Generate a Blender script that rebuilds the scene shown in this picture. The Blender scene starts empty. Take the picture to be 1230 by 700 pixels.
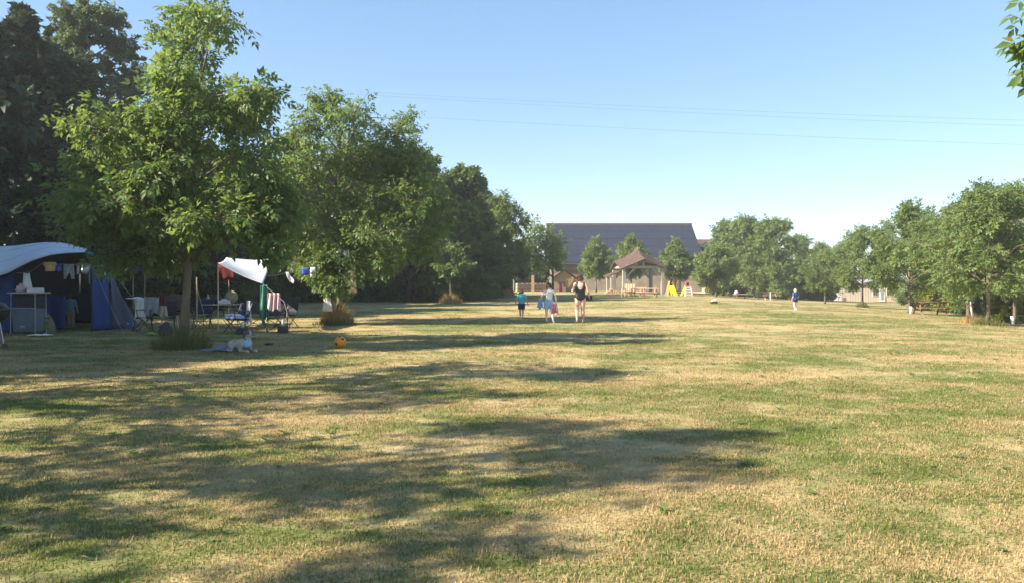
import bpy, bmesh, math, random
import numpy as np
from mathutils import Vector, Matrix

random.seed(7)
RNG = np.random.default_rng(11)
S = bpy.context.scene
COL = S.collection
PI = math.pi

# ------------------------------------------------------------------ camera, sky, sun, exposure
F = 929.0          # focal length in photo pixels (photo 1230 wide)
CX, HY, EYE = 615.0, 333.0, 1.6
cam_d = bpy.data.cameras.new("camera")
cam_d.sensor_width = 36.0
cam_d.lens = 36.0 * F / 1230.0
cam_d.shift_y = -(350.0 - HY) / 1230.0
cam_d.clip_start = 0.05
cam_d.clip_end = 3000
cam = bpy.data.objects.new("camera", cam_d)
COL.objects.link(cam)
cam.location = (0, 0, EYE)
cam.rotation_euler = (PI / 2, 0, 0)
S.camera = cam

SUN_EL = math.radians(34)
SUN_AZ = math.radians(-108)      # compass angle from +Y (clockwise): -108 = from the left, a little behind the viewer
sun_vec = Vector((math.sin(SUN_AZ) * math.cos(SUN_EL), math.cos(SUN_AZ) * math.cos(SUN_EL), math.sin(SUN_EL)))
W = bpy.data.worlds.new("World")
S.world = W
W.use_nodes = True
wn = W.node_tree
bg = wn.nodes["Background"]
sky = wn.nodes.new("ShaderNodeTexSky")
sky.sky_type = 'NISHITA'
sky.sun_disc = False
sky.sun_elevation = SUN_EL
sky.sun_rotation = SUN_AZ
sky.air_density = 1.0
sky.altitude = 2200
sky.dust_density = 0.0
sky.ozone_density = 2.0
gm = wn.nodes.new("ShaderNodeGamma"); gm.inputs[1].default_value = 0.60     # evens the clear sky out a little, all round
wn.links.new(sky.outputs[0], gm.inputs[0]); hs = wn.nodes.new("ShaderNodeHueSaturation"); hs.inputs['Saturation'].default_value = 1.3
wn.links.new(gm.outputs[0], hs.inputs['Color']); wn.links.new(hs.outputs[0], bg.inputs[0])
bg.inputs[1].default_value = 0.146
sd = bpy.data.lights.new("sun", 'SUN')
sd.energy = 4.8
sd.angle = math.radians(0.55)
sd.color = (1.0, 0.87, 0.69)
sun = bpy.data.objects.new("sun", sd)
COL.objects.link(sun)
sun.rotation_euler = sun_vec.to_track_quat('Z', 'Y').to_euler()
S.view_settings.view_transform = 'Standard'
S.view_settings.look = 'None'
S.view_settings.exposure = 1.6
S.view_settings.gamma = 1.0
S.cycles.max_bounces = 6
S.cycles.transparent_max_bounces = 6
S.cycles.volume_bounces = 1

# ------------------------------------------------------------------ placing
def gz(x, y):
    u = (np.asarray(x, float) - 14.0) / 3.0
    z = 0.055 * 3.0 * np.log1p(np.exp(np.clip(u, -40, 40)))
    return -2.8 * np.tanh(z / 2.8)
def gzf(x, y): return float(gz(x, y))
def at(px, py, d): return Vector(((px - CX) / F * d, d, EYE + (HY - py) / F * d))
def gp(px, d):
    x = (px - CX) / F * d
    return Vector((x, d, gzf(x, d)))

# ------------------------------------------------------------------ materials
def _n(nt, typ, **kw):
    n = nt.nodes.new(typ)
    for k, v in kw.items():
        if k in n.inputs: n.inputs[k].default_value = v
        else: setattr(n, k, v)
    return n
def _mix(nt, fac, a, b, mode='MIX'):
    m = nt.nodes.new("ShaderNodeMix"); m.data_type = 'RGBA'; m.blend_type = mode
    for i, v in ((0, fac), (6, a), (7, b)):
        if hasattr(v, 'links') or isinstance(v, bpy.types.NodeSocket): nt.links.new(v, m.inputs[i])
        else: m.inputs[i].default_value = v if i == 0 else (*v, 1)
    return m.outputs[2]
def _math(nt, op, a, b=0.0, clamp=False):
    m = nt.nodes.new("ShaderNodeMath"); m.operation = op; m.use_clamp = clamp
    for i, v in ((0, a), (1, b)):
        if isinstance(v, bpy.types.NodeSocket): nt.links.new(v, m.inputs[i])
        else: m.inputs[i].default_value = v
    return m.outputs[0]
def _ramp(nt, v, a, b):
    r = nt.nodes.new("ShaderNodeMapRange"); r.interpolation_type = 'SMOOTHSTEP'
    nt.links.new(v, r.inputs[0]); r.inputs[1].default_value = a; r.inputs[2].default_value = b
    return r.outputs[0]
def new_mat(name):
    m = bpy.data.materials.new(name); m.use_nodes = True
    nt = m.node_tree
    return m, nt, nt.nodes["Principled BSDF"]
def mat(name, c, c2=None, scale=6.0, rough=0.75, bump=0.0, spec=0.3, stretch=(1, 1, 1), metal=0.0, transl=0.0, bscale=4.0):
    m, nt, b = new_mat(name)
    c2 = c2 or tuple(v * 0.72 for v in c)
    tc = nt.nodes.new("ShaderNodeTexCoord"); mp = nt.nodes.new("ShaderNodeMapping")
    mp.inputs[3].default_value = stretch
    nt.links.new(tc.outputs['Object'], mp.inputs[0])
    nz = _n(nt, "ShaderNodeTexNoise", Scale=scale, Detail=5.0, Roughness=0.6)
    nt.links.new(mp.outputs[0], nz.inputs['Vector'])
    f = _ramp(nt, nz.outputs[0], 0.3, 0.7)
    col = _mix(nt, f, c, c2)
    nt.links.new(col, b.inputs['Base Color'])
    b.inputs['Roughness'].default_value = rough
    b.inputs['Specular IOR Level'].default_value = spec
    b.inputs['Metallic'].default_value = metal
    if bump:
        nb = _n(nt, "ShaderNodeTexNoise", Scale=scale * bscale, Detail=3.0)
        nt.links.new(mp.outputs[0], nb.inputs['Vector'])
        bp = _n(nt, "ShaderNodeBump", Strength=bump, Distance=0.02)
        nt.links.new(nb.outputs[0], bp.inputs['Height']); nt.links.new(bp.outputs[0], b.inputs['Normal'])
    if transl:
        t = nt.nodes.new("ShaderNodeBsdfTranslucent"); nt.links.new(col, t.inputs[0])
        ms = nt.nodes.new("ShaderNodeMixShader"); ms.inputs[0].default_value = transl
        nt.links.new(b.outputs[0], ms.inputs[1]); nt.links.new(t.outputs[0], ms.inputs[2])
        nt.links.new(ms.outputs[0], nt.nodes["Material Output"].inputs[0])
    return m

def leaf_mat(name, c1, c2, ct, transl=0.4, rough=0.5, spec=0.32):
    m, nt, b = new_mat(name)
    g = nt.nodes.new("ShaderNodeNewGeometry")
    rnd = g.outputs['Random Per Island']
    nz = _n(nt, "ShaderNodeTexNoise", Scale=0.55, Detail=2.0)
    nt.links.new(g.outputs['Position'], nz.inputs['Vector'])
    f = _math(nt, 'ADD', _math(nt, 'MULTIPLY', rnd, 0.6), _math(nt, 'MULTIPLY', _ramp(nt, nz.outputs[0], 0.35, 0.65), 0.4))
    col = _mix(nt, f, c1, c2)
    old = _math(nt, 'GREATER_THAN', rnd, 0.975)
    col = _mix(nt, old, col, (0.20, 0.16, 0.035))
    nt.links.new(col, b.inputs['Base Color'])
    b.inputs['Roughness'].default_value = rough
    b.inputs['Specular IOR Level'].default_value = spec
    t = nt.nodes.new("ShaderNodeBsdfTranslucent")
    tcol = _mix(nt, rnd, ct, tuple(v * 0.6 for v in ct))
    nt.links.new(tcol, t.inputs[0])
    ms = nt.nodes.new("ShaderNodeMixShader"); ms.inputs[0].default_value = transl
    nt.links.new(b.outputs[0], ms.inputs[1]); nt.links.new(t.outputs[0], ms.inputs[2])
    nt.links.new(ms.outputs[0], nt.nodes["Material Output"].inputs[0])
    return m

def lawn_tone(nt, pos):
    """dry factor 0 (green) .. 1 (straw) as a function of place on the lawn"""
    def nz(scale, det, dist=0.0, sx=1.0):
        mp = nt.nodes.new("ShaderNodeMapping"); mp.inputs[3].default_value = (sx, 1, 1)
        nt.links.new(pos, mp.inputs[0])
        n = _n(nt, "ShaderNodeTexNoise", Scale=scale, Detail=det, Distortion=dist)
        nt.links.new(mp.outputs[0], n.inputs['Vector']); return n.outputs[0]
    a = _math(nt, 'MULTIPLY', nz(0.22, 3, 0.4, 0.55), 0.42)
    b = _math(nt, 'MULTIPLY', nz(0.95, 4, 0.6, 0.6), 0.38)
    c = _math(nt, 'MULTIPLY', nz(4.5, 4, 0.0), 0.20)
    s = _math(nt, 'ADD', _math(nt, 'ADD', a, b), c)
    return s

def ground_mat():
    m, nt, b = new_mat("lawn ground")
    g = nt.nodes.new("ShaderNodeNewGeometry")
    s = lawn_tone(nt, g.outputs['Position'])
    dry = _ramp(nt, s, 0.41, 0.56)
    col = _mix(nt, dry, (0.175, 0.195, 0.068), (0.44, 0.35, 0.185))
    nf = _n(nt, "ShaderNodeTexNoise", Scale=38.0, Detail=4.0, Roughness=0.7)
    nt.links.new(g.outputs['Position'], nf.inputs['Vector'])
    col = _mix(nt, _math(nt, 'MULTIPLY', _ramp(nt, nf.outputs[0], 0.35, 0.7), 0.45), col, (0.17, 0.135, 0.06))
    nt.links.new(col, b.inputs['Base Color'])
    b.inputs['Roughness'].default_value = 0.95
    b.inputs['Specular IOR Level'].default_value = 0.1
    bp = _n(nt, "ShaderNodeBump", Strength=0.4, Distance=0.03)
    nt.links.new(nf.outputs[0], bp.inputs['Height']); nt.links.new(bp.outputs[0], b.inputs['Normal'])
    return m
def blade_mat():
    m, nt, b = new_mat("grass blade")
    g = nt.nodes.new("ShaderNodeNewGeometry")
    s = lawn_tone(nt, g.outputs['Position'])
    rnd = g.outputs['Random Per Island']
    s2 = _math(nt, 'ADD', s, _math(nt, 'MULTIPLY', _math(nt, 'SUBTRACT', rnd, 0.5), 0.16))
    dry = _ramp(nt, s2, 0.43, 0.54)
    gr = _mix(nt, rnd, (0.120, 0.190, 0.035), (0.205, 0.240, 0.065))
    st = _mix(nt, rnd, (0.56, 0.435, 0.235), (0.43, 0.32, 0.16))
    col = _mix(nt, dry, gr, st)
    nt.links.new(col, b.inputs['Base Color'])
    b.inputs['Roughness'].default_value = 0.6
    b.inputs['Specular IOR Level'].default_value = 0.25
    t = nt.nodes.new("ShaderNodeBsdfTranslucent"); nt.links.new(col, t.inputs[0])
    ms = nt.nodes.new("ShaderNodeMixShader"); ms.inputs[0].default_value = 0.42
    nt.links.new(b.outputs[0], ms.inputs[1]); nt.links.new(t.outputs[0], ms.inputs[2])
    nt.links.new(ms.outputs[0], nt.nodes["Material Output"].inputs[0])
    return m

M = dict(
    ground=ground_mat(), blade=blade_mat(),
    bark=mat("bark", (0.20, 0.165, 0.12), (0.10, 0.085, 0.065), 5, 0.9, 0.8, 0.1, (1, 1, 0.25)),
    barkd=mat("dark bark", (0.085, 0.07, 0.05), (0.05, 0.042, 0.032), 5, 0.9, 0.8, 0.1, (1, 1, 0.25)),
    walnut=leaf_mat("walnut leaf", (0.115, 0.185, 0.050), (0.066, 0.125, 0.038), (0.30, 0.42, 0.085), 0.42),
    walnutfar=leaf_mat("orchard leaf", (0.155, 0.220, 0.075), (0.100, 0.160, 0.058), (0.34, 0.44, 0.10), 0.42, 0.5),
    hedge=leaf_mat("hedge leaf", (0.095, 0.150, 0.048), (0.058, 0.105, 0.040), (0.24, 0.34, 0.08), 0.38, 0.5),
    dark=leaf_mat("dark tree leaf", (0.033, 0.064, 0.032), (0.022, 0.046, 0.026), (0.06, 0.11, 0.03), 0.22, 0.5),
    olive=leaf_mat("olive green leaf", (0.125, 0.175, 0.085), (0.080, 0.120, 0.060), (0.20, 0.28, 0.10), 0.32, 0.55),
    lime=leaf_mat("pale green leaf", (0.160, 0.225, 0.080), (0.100, 0.160, 0.058), (0.34, 0.45, 0.11), 0.38, 0.5),
    yellow=leaf_mat("yellow green leaf", (0.24, 0.26, 0.03), (0.11, 0.16, 0.03), (0.45, 0.45, 0.05), 0.4, 0.5),
    straw=leaf_mat("dry tall grass", (0.50, 0.33, 0.14), (0.36, 0.24, 0.10), (0.50, 0.34, 0.13), 0.3, 0.7, 0.2),
    tallgreen=leaf_mat("tall green grass", (0.10, 0.13, 0.035), (0.16, 0.15, 0.05), (0.20, 0.22, 0.05), 0.3, 0.7, 0.2),
)

# ------------------------------------------------------------------ mesh building helpers
class MB:
    def __init__(s): s.v = []; s.f = []
    def add(s, vs, fs):
        o = len(s.v)
        s.v += [tuple(v) for v in vs]; s.f += [tuple(i + o for i in f) for f in fs]
        return s
    def box(s, c, size, rot=None, taper=1.0):
        hx, hy, hz = size[0] / 2, size[1] / 2, size[2] / 2
        vs = []
        for z in (-1, 1):
            k = taper if z > 0 else 1.0
            for x, y in ((-1, -1), (1, -1), (1, 1), (-1, 1)): vs.append(Vector((x * hx * k, y * hy * k, z * hz)))
        if rot is not None:
            R = rot if isinstance(rot, Matrix) else Matrix.Rotation(rot, 3, 'Z')
            vs = [R @ v for v in vs]
        c = Vector(c)
        return s.add([v + c for v in vs], [(3, 2, 1, 0), (4, 5, 6, 7), (0, 1, 5, 4), (1, 2, 6, 5), (2, 3, 7, 6), (3, 0, 4, 7)])
    def bar(s, a, b, w, h=None):
        """square bar from a to b"""
        a, b = Vector(a), Vector(b); h = h or w
        t = (b - a); L = t.length; t.normalize()
        ref = Vector((0, 0, 1)) if abs(t.z) < 0.95 else Vector((0, 1, 0))
        u = t.cross(ref).normalized(); v = u.cross(t)
        R = Matrix((u, t, v)).transposed()
        return s.box((a + b) / 2, (w, L, h), R)
    def tube(s, pts, rad, sides=8, cap=True, round_=False):
        pts = [Vector(p) for p in pts]
        if not isinstance(rad, (list, tuple)): rad = [rad] * len(pts)
        rr = [r if isinstance(r, tuple) else (r, r) for r in rad]
        if round_:
            t0 = (pts[0] - pts[1]).normalized(); t1 = (pts[-1] - pts[-2]).normalized()
            a, b = rr[0], rr[-1]; ra, rb = min(a), min(b); p0, p1 = pts[0], pts[-1]
            pts = [p0 + t0 * ra * 0.85, p0 + t0 * ra * 0.5] + pts + [p1 + t1 * rb * 0.5, p1 + t1 * rb * 0.85]
            rr = [(a[0] * .5, a[1] * .5), (a[0] * .86, a[1] * .86)] + rr + [(b[0] * .86, b[1] * .86), (b[0] * .5, b[1] * .5)]
        o = len(s.v); n = len(pts); u0 = None
        for i, p in enumerate(pts):
            t = (pts[min(i + 1, n - 1)] - pts[max(i - 1, 0)]).normalized()
            ref = u0 if u0 is not None else (Vector((1, 0, 0)) if abs(t.x) < 0.9 else Vector((0, 1, 0)))
            u = ref - t * ref.dot(t)
            if u.length < 1e-4: u = t.orthogonal()
            u.normalize(); u0 = u; v = t.cross(u)
            for k in range(sides):
                a = 2 * PI * k / sides
                s.v.append(tuple(p + u * (math.cos(a) * rr[i][0]) + v * (math.sin(a) * rr[i][1])))
        for i in range(n - 1):
            for k in range(sides):
                k2 = (k + 1) % sides
                s.f.append((o + i * sides + k, o + i * sides + k2, o + (i + 1) * sides + k2, o + (i + 1) * sides + k))
        if cap:
            s.f.append(tuple(o + k for k in reversed(range(sides))))
            s.f.append(tuple(o + (n - 1) * sides + k for k in range(sides)))
        return s
    def lathe(s, prof, c=(0, 0, 0), sides=16):
        """prof: list of (r, z)"""
        o = len(s.v); c = Vector(c)
        for r, z in prof:
            for k in range(sides):
                a = 2 * PI * k / sides
                s.v.append((c.x + r * math.cos(a), c.y + r * math.sin(a), c.z + z))
        for i in range(len(prof) - 1):
            for k in range(sides):
                k2 = (k + 1) % sides
                s.f.append((o + i * sides + k, o + i * sides + k2, o + (i + 1) * sides + k2, o + (i + 1) * sides + k))
        s.f.append(tuple(o + k for k in reversed(range(sides))))
        s.f.append(tuple(o + (len(prof) - 1) * sides + k for k in range(sides)))
        return s
    def ball(s, c, r, sides=12, rings=8):
        r = r if isinstance(r, tuple) else (r, r, r); c = Vector(c); o = len(s.v)
        for i in range(1, rings):
            th = PI * i / rings
            for k in range(sides):
                a = 2 * PI * k / sides
                s.v.append((c.x + r[0] * math.sin(th) * math.cos(a), c.y + r[1] * math.sin(th) * math.sin(a), c.z - r[2] * math.cos(th)))
        b = len(s.v); s.v.append((c.x, c.y, c.z - r[2])); s.v.append((c.x, c.y, c.z + r[2]))
        for i in range(rings - 2):
            for k in range(sides):
                k2 = (k + 1) % sides
                s.f.append((o + i * sides + k, o + i * sides + k2, o + (i + 1) * sides + k2, o + (i + 1) * sides + k))
        for k in range(sides):
            k2 = (k + 1) % sides
            s.f.append((b, o + k2, o + k)); s.f.append((b + 1, o + (rings - 2) * sides + k, o + (rings - 2) * sides + k2))
        return s
    def grid(s, fn, nu, nv):
        """fn(u,v) -> point, u, v in 0..1"""
        o = len(s.v)
        for j in range(nv + 1):
            for i in range(nu + 1): s.v.append(tuple(fn(i / nu, j / nv)))
        for j in range(nv):
            for i in range(nu):
                a = o + j * (nu + 1) + i
                s.f.append((a, a + 1, a + nu + 2, a + nu + 1))
        return s
    def prism(s, poly, axis_vec):
        """extrude a planar polygon (3D points) by a vector"""
        n = len(poly); a = [Vector(p) for p in poly]; e = Vector(axis_vec)
        return s.add(a + [p + e for p in a], [tuple(reversed(range(n))), tuple(range(n, 2 * n))] + [(i, (i + 1) % n, n + (i + 1) % n, n + i) for i in range(n)])
    def build(s, name, m, parent=None, world=False, smooth=False, solid=0.0, bevel=0.0):
        vs = s.v
        if parent is not None and world:
            mw = MATW.get(parent.name) or Matrix.Translation(parent.location)
            inv = mw.inverted(); vs = [tuple(inv @ Vector(v)) for v in vs]
        me = bpy.data.meshes.new(name); me.from_pydata(vs, [], s.f)
        bm = bmesh.new(); bm.from_mesh(me); bmesh.ops.recalc_face_normals(bm, faces=bm.faces); bm.to_mesh(me); bm.free()
        me.materials.append(m)
        if smooth: me.polygons.foreach_set('use_smooth', [True] * len(me.polygons))
        o = bpy.data.objects.new(name, me); COL.objects.link(o)
        if parent is not None: o.parent = parent
        if solid:
            md = o.modifiers.new("thickness", 'SOLIDIFY'); md.thickness = solid; md.offset = 0
        if bevel:
            md = o.modifiers.new("edges", 'BEVEL'); md.width = bevel; md.segments = 2; md.limit_method = 'ANGLE'
        return o
MATW = {}
def tag(o, label, cat, group=None):
    o['label'] = label; o['category'] = cat
    if group: o['group'] = group
    return o
def thing(name, label, cat, loc=(0, 0, 0), rz=0.0, group=None, scale=1.0):
    o = bpy.data.objects.new(name, None); COL.objects.link(o)
    o.empty_display_size = 0.2
    o.location = loc; o.rotation_euler = (0, 0, rz); o.scale = (scale,) * 3
    MATW[o.name] = Matrix.Translation(Vector(loc)) @ Matrix.Rotation(rz, 4, 'Z') @ Matrix.Scale(scale, 4)
    return tag(o, label, cat, group)
def kids(o): return [c for c in o.children]
def dup(root, loc, rz, label, group=None, scale=None):
    r = root.copy(); COL.objects.link(r)
    r.location = loc; r.rotation_euler = (0, 0, rz); r['label'] = label
    if scale is not None: r.scale = (scale,) * 3 if not isinstance(scale, tuple) else scale
    if group: r['group'] = group
    elif 'group' in r: pass
    for ch in kids(root):
        c = ch.copy(); COL.objects.link(c); c.parent = r
        for g in kids(ch):
            d = g.copy(); COL.objects.link(d); d.parent = c
    return r
def structure(o): o['kind'] = 'structure'; return o
def np_mesh(name, V, Fc, m, parent=None, smooth=False):
    """V (n,3), Fc (m,3) triangles"""
    me = bpy.data.meshes.new(name)
    nv, nf = len(V), len(Fc)
    me.vertices.add(nv); me.vertices.foreach_set('co', np.ascontiguousarray(V, np.float32).ravel())
    me.loops.add(nf * 3); me.loops.foreach_set('vertex_index', np.ascontiguousarray(Fc, np.int32).ravel())
    me.polygons.add(nf); me.polygons.foreach_set('loop_start', np.arange(0, nf * 3, 3, dtype=np.int32))
    me.update(calc_edges=True)
    me.materials.append(m)
    if smooth: me.polygons.foreach_set('use_smooth', np.ones(nf, bool))
    o = bpy.data.objects.new(name, me); COL.objects.link(o)
    if parent is not None: o.parent = parent
    return o

# ------------------------------------------------------------------ foliage
def norm(a): return a / np.maximum(np.linalg.norm(a, axis=-1, keepdims=True), 1e-9)
def leaflet(L, Wd, cheap, crease=0.12):
    if cheap:
        V = np.array([[0, 0, 0], [Wd / 2, .45 * L, crease * Wd], [0, L, -.12 * L], [-Wd / 2, .45 * L, crease * Wd]])
        return V, np.array([[0, 1, 2], [0, 2, 3]])
    V = np.array([[0, 0, 0], [Wd * .5, .42 * L, crease * Wd], [0, L, -.16 * L], [-Wd * .5, .42 * L, crease * Wd], [0, .5 * L, -.02 * L]])
    return V, np.array([[0, 1, 4], [1, 2, 4], [2, 3, 4], [3, 0, 4]])
def compound(R, L, Wd, pairs, cheap):
    Vs, Fs, o = [], [], 0
    spec = []
    for i in range(pairs):
        t = 0.35 + 0.5 * i / max(1, pairs - 1) if pairs > 1 else 0.55
        for sd_ in (1, -1): spec.append((t, sd_ * math.radians(58 - 8 * i), 0.8 + 0.2 * i / pairs, -0.25))
    spec.append((0.98, 0.0, 1.1, -0.3))
    for t, ang, k, droop in spec:
        V, Fc = leaflet(L * k, Wd * k, cheap)
        c, s_ = math.cos(-ang), math.sin(-ang)
        Rz = np.array([[c, -s_, 0], [s_, c, 0], [0, 0, 1]])
        cd, sdn = math.cos(droop), math.sin(droop)
        Rx = np.array([[1, 0, 0], [0, cd, -sdn], [0, sdn, cd]])
        V = V @ Rx.T @ Rz.T + np.array([0, t * R, -0.12 * R * t * t])
        Vs.append(V); Fs.append(Fc + o); o += len(V)
    return np.concatenate(Vs), np.concatenate(Fs)
def fan(L, Wd, n=3):
    Vs, Fs, o = [], [], 0
    for i in range(n):
        V, Fc = leaflet(L, Wd, True)
        ang = (i - (n - 1) / 2) * 1.0
        c, s_ = math.cos(ang), math.sin(ang)
        V = V @ np.array([[c, -s_, 0], [s_, c, 0], [0, 0, 1]]).T + np.array([0, 0, 0.02 * i])
        Vs.append(V); Fs.append(Fc + o); o += len(V)
    return np.concatenate(Vs), np.concatenate(Fs)
def scatter(tpl, pos, dirs, scl, rng, upj=0.7):
    V, Fc = tpl
    y = norm(dirs)
    up = norm(np.array([0, 0, 1.0]) + rng.normal(0, upj, (len(pos), 3)))
    x = norm(np.cross(y, up)); z = np.cross(x, y)
    R = np.stack([x, y, z], axis=2)            # columns
    P = np.einsum('nij,kj->nki', R, V) * scl[:, None, None] + pos[:, None, :]
    N, k = len(pos), len(V)
    FF = Fc[None] + (np.arange(N) * k)[:, None, None]
    return P.reshape(-1, 3), FF.reshape(-1, 3)

TPL = dict(
    walnut=compound(0.22, 0.125, 0.058, 2, False),
    walnut2=compound(0.26, 0.16, 0.075, 2, True),
    walnutfar=compound(0.34, 0.22, 0.11, 2, True),
    hedge=fan(0.26, 0.14, 3),
    small=fan(0.17, 0.085, 3),
    big=fan(0.34, 0.19, 3),
)
def make_tree(name, label, base, trunk_h, trunk_r, clumps, tpl, leafm, barkm, twigs=26, lpt=12, group=None, rng=None,
              lean=(0, 0), fork=None, droop=0.35, limb_parts=False, lscale=1.0, spread=1.0, top=None, cat="tree", trunkless=False):
    """clumps: (centre, radii, density) relative to base"""
    rng = rng or RNG
    root = thing(name, label, cat, base, 0, group)
    cl = [(np.array(c, float), np.array(r, float), w) for c, r, w in clumps]
    zt = top if top is not None else max(c[2] for c, r, w in cl)
    tb = MB()
    nseg = 7
    lead = []
    for i in range(nseg + 1):
        t = i / nseg
        z = -0.15 + (zt + 0.15) * t
        k = t
        wob = 0.10 * trunk_r * 8 * math.sin(t * 5 + trunk_h)
        lead.append(Vector((lean[0] * k + wob * 0.4 * t, lean[1] * k + wob * 0.3 * t, z)))
    def lead_at(z):
        t = min(max((z + 0.15) / (zt + 0.15), 0), 1) * nseg
        i = min(int(t), nseg - 1); return lead[i].lerp(lead[i + 1], t - i)
    rads = [trunk_r * (1.35 if i == 0 else 1.0) * (1 - 0.85 * i / nseg) for i in range(nseg + 1)]
    tb.tube(lead, rads, 9)
    P0, P1 = [], []
    limbs = []
    for c, r, w in cl:
        hd = math.hypot(c[0] - lead_at(c[2])[0], c[1] - lead_at(c[2])[1])
        zs = max(trunk_h * 0.92, min(c[2] - 0.55 * hd, zt * 0.93))
        zs = min(zs, max(trunk_h * 0.92, c[2]))
        a = lead_at(zs); b = Vector(c)
        mid = a.lerp(b, 0.5) + Vector((0, 0, 0.18 * hd)) + Vector(rng.normal(0, 0.08 * (hd + .3), 3))
        rl = max(0.012, trunk_r * 0.42 * (1 - 0.6 * zs / (zt + 0.01)))
        pts = [a, a.lerp(mid, .55), mid, mid.lerp(b, .55), b]
        lm = MB() if limb_parts else tb
        lm.tube(pts, [rl, rl * .85, rl * .7, rl * .5, rl * .3], 6)
        n = max(3, int(twigs * w))
        d = norm(rng.normal(0, 1, (n, 3)) + np.array([0, 0, .1]))
        rad = rng.uniform(0.35, 1.0, (n, 1)) ** 0.6 * rng.uniform(0.80, 1.30, (n, 1)) * spread
        e = c + d * r * rad
        s0 = c + (e - c) * rng.uniform(0.0, 0.3, (n, 1)) + (np.array(a) - c) * rng.uniform(0, 0.25, (n, 1))
        P0.append(s0); P1.append(e)
        for j in range(n):
            m_ = Vector((s0[j] + e[j]) / 2) + Vector((0, 0, 0.06))
            lm.tube([Vector(s0[j]), m_, Vector(e[j])], [0.013, 0.009, 0.004], 3, cap=False)
        if limb_parts: limbs.append(lm)
    P0 = np.concatenate(P0); P1 = np.concatenate(P1)
    n = len(P0)
    t = rng.uniform(0.25, 1.05, (n, lpt, 1))
    pos = P0[:, None] + (P1 - P0)[:, None] * t + rng.normal(0, 0.05, (n, lpt, 3))
    dr = norm(P1 - P0)[:, None] * 0.6 + rng.normal(0, 0.55, (n, lpt, 3)) + np.array([0, 0, -droop])
    pos = pos.reshape(-1, 3); dr = dr.reshape(-1, 3)
    zmin = 0.12
    keep = pos[:, 2] > zmin
    pos, dr = pos[keep], dr[keep]
    V, Fc = scatter(TPL[tpl], pos, dr, rng.uniform(0.7, 1.25, len(pos)) * lscale, rng)
    tb.build("trunk", barkm, root, smooth=True)
    for lm in limbs: lm.build("limb", barkm, root, smooth=True)
    np_mesh("crown", V, Fc, leafm, root)
    return root
def env_clumps(h, r, z0, n, rng, shape='egg', cr=(0.9, 1.5), dens=1.0, jag=.55):
    """random clumps filling an egg-shaped crown from z0 to h with half-width r"""
    out = []
    for i in range(n):
        t = (i + rng.uniform(0.1, 0.9)) / n
        z = z0 + (h - z0) * t
        prof = {'egg': math.sin(PI * min(1, (t * 0.86 + 0.14))) ** 0.75, 'cone': (1 - t) ** 0.8 + 0.12, 'col': 0.95 - 0.5 * t ** 3}[shape]
        a = i * 2.39996 + rng.uniform(-.5, .5)
        q = r * prof * rng.uniform(0.35, 0.85)
        k = rng.uniform(*cr) * (0.75 + 0.25 * prof)
        zz = min(z, h - k * 0.6)
        out.append(((q * math.cos(a), q * math.sin(a), max(zz, z0 + 0.3)), (k, k, k * 0.75), dens))
    for i in range(int(n * jag)):          # short leaders and side shoots that break the outline
        t = rng.uniform(0.25, 1.0); z = z0 + (h - z0) * t; a = rng.uniform(0, 2 * PI)
        prof = {'egg': math.sin(PI * min(1, (t * 0.86 + 0.14))) ** 0.75, 'cone': (1 - t) ** 0.8 + 0.12, 'col': 0.95 - 0.5 * t ** 3}[shape]
        q = r * prof * rng.uniform(.9, 1.15); k = cr[0] * rng.uniform(.3, .5)
        if t > .75: q *= .55; z += rng.uniform(0, .09) * h
        out.append(((q * math.cos(a), q * math.sin(a), z), (k * .8, k * .8, k * 1.2), dens * .28))
    return out

# ------------------------------------------------------------------ the lawn
def build_ground():
    def axis(lo, hi, n, p):
        t = np.linspace(-1, 1, n)
        return np.where(t < 0, -lo, hi) * -1 * 0 + np.sign(t) * np.abs(t) ** p * np.where(t < 0, abs(lo), hi)
    xs = axis(-260, 260, 161, 2.2); ys = np.concatenate([np.linspace(-40, 0, 9)[:-1], np.linspace(0, 1, 150) ** 2.0 * 280])
    X, Y = np.meshgrid(xs, ys)
    Z = gz(X, Y)
    V = np.stack([X, Y, Z], -1).reshape(-1, 3)
    nx, ny = len(xs), len(ys)
    i = (np.arange(ny - 1)[:, None] * nx + np.arange(nx - 1)[None]).ravel()
    Fc = np.concatenate([np.stack([i, i + 1, i + nx + 1], 1), np.stack([i, i + nx + 1, i + nx], 1)])
    o = np_mesh("ground", V, Fc, M['ground'], smooth=True)
    structure(o)
build_ground()

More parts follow.
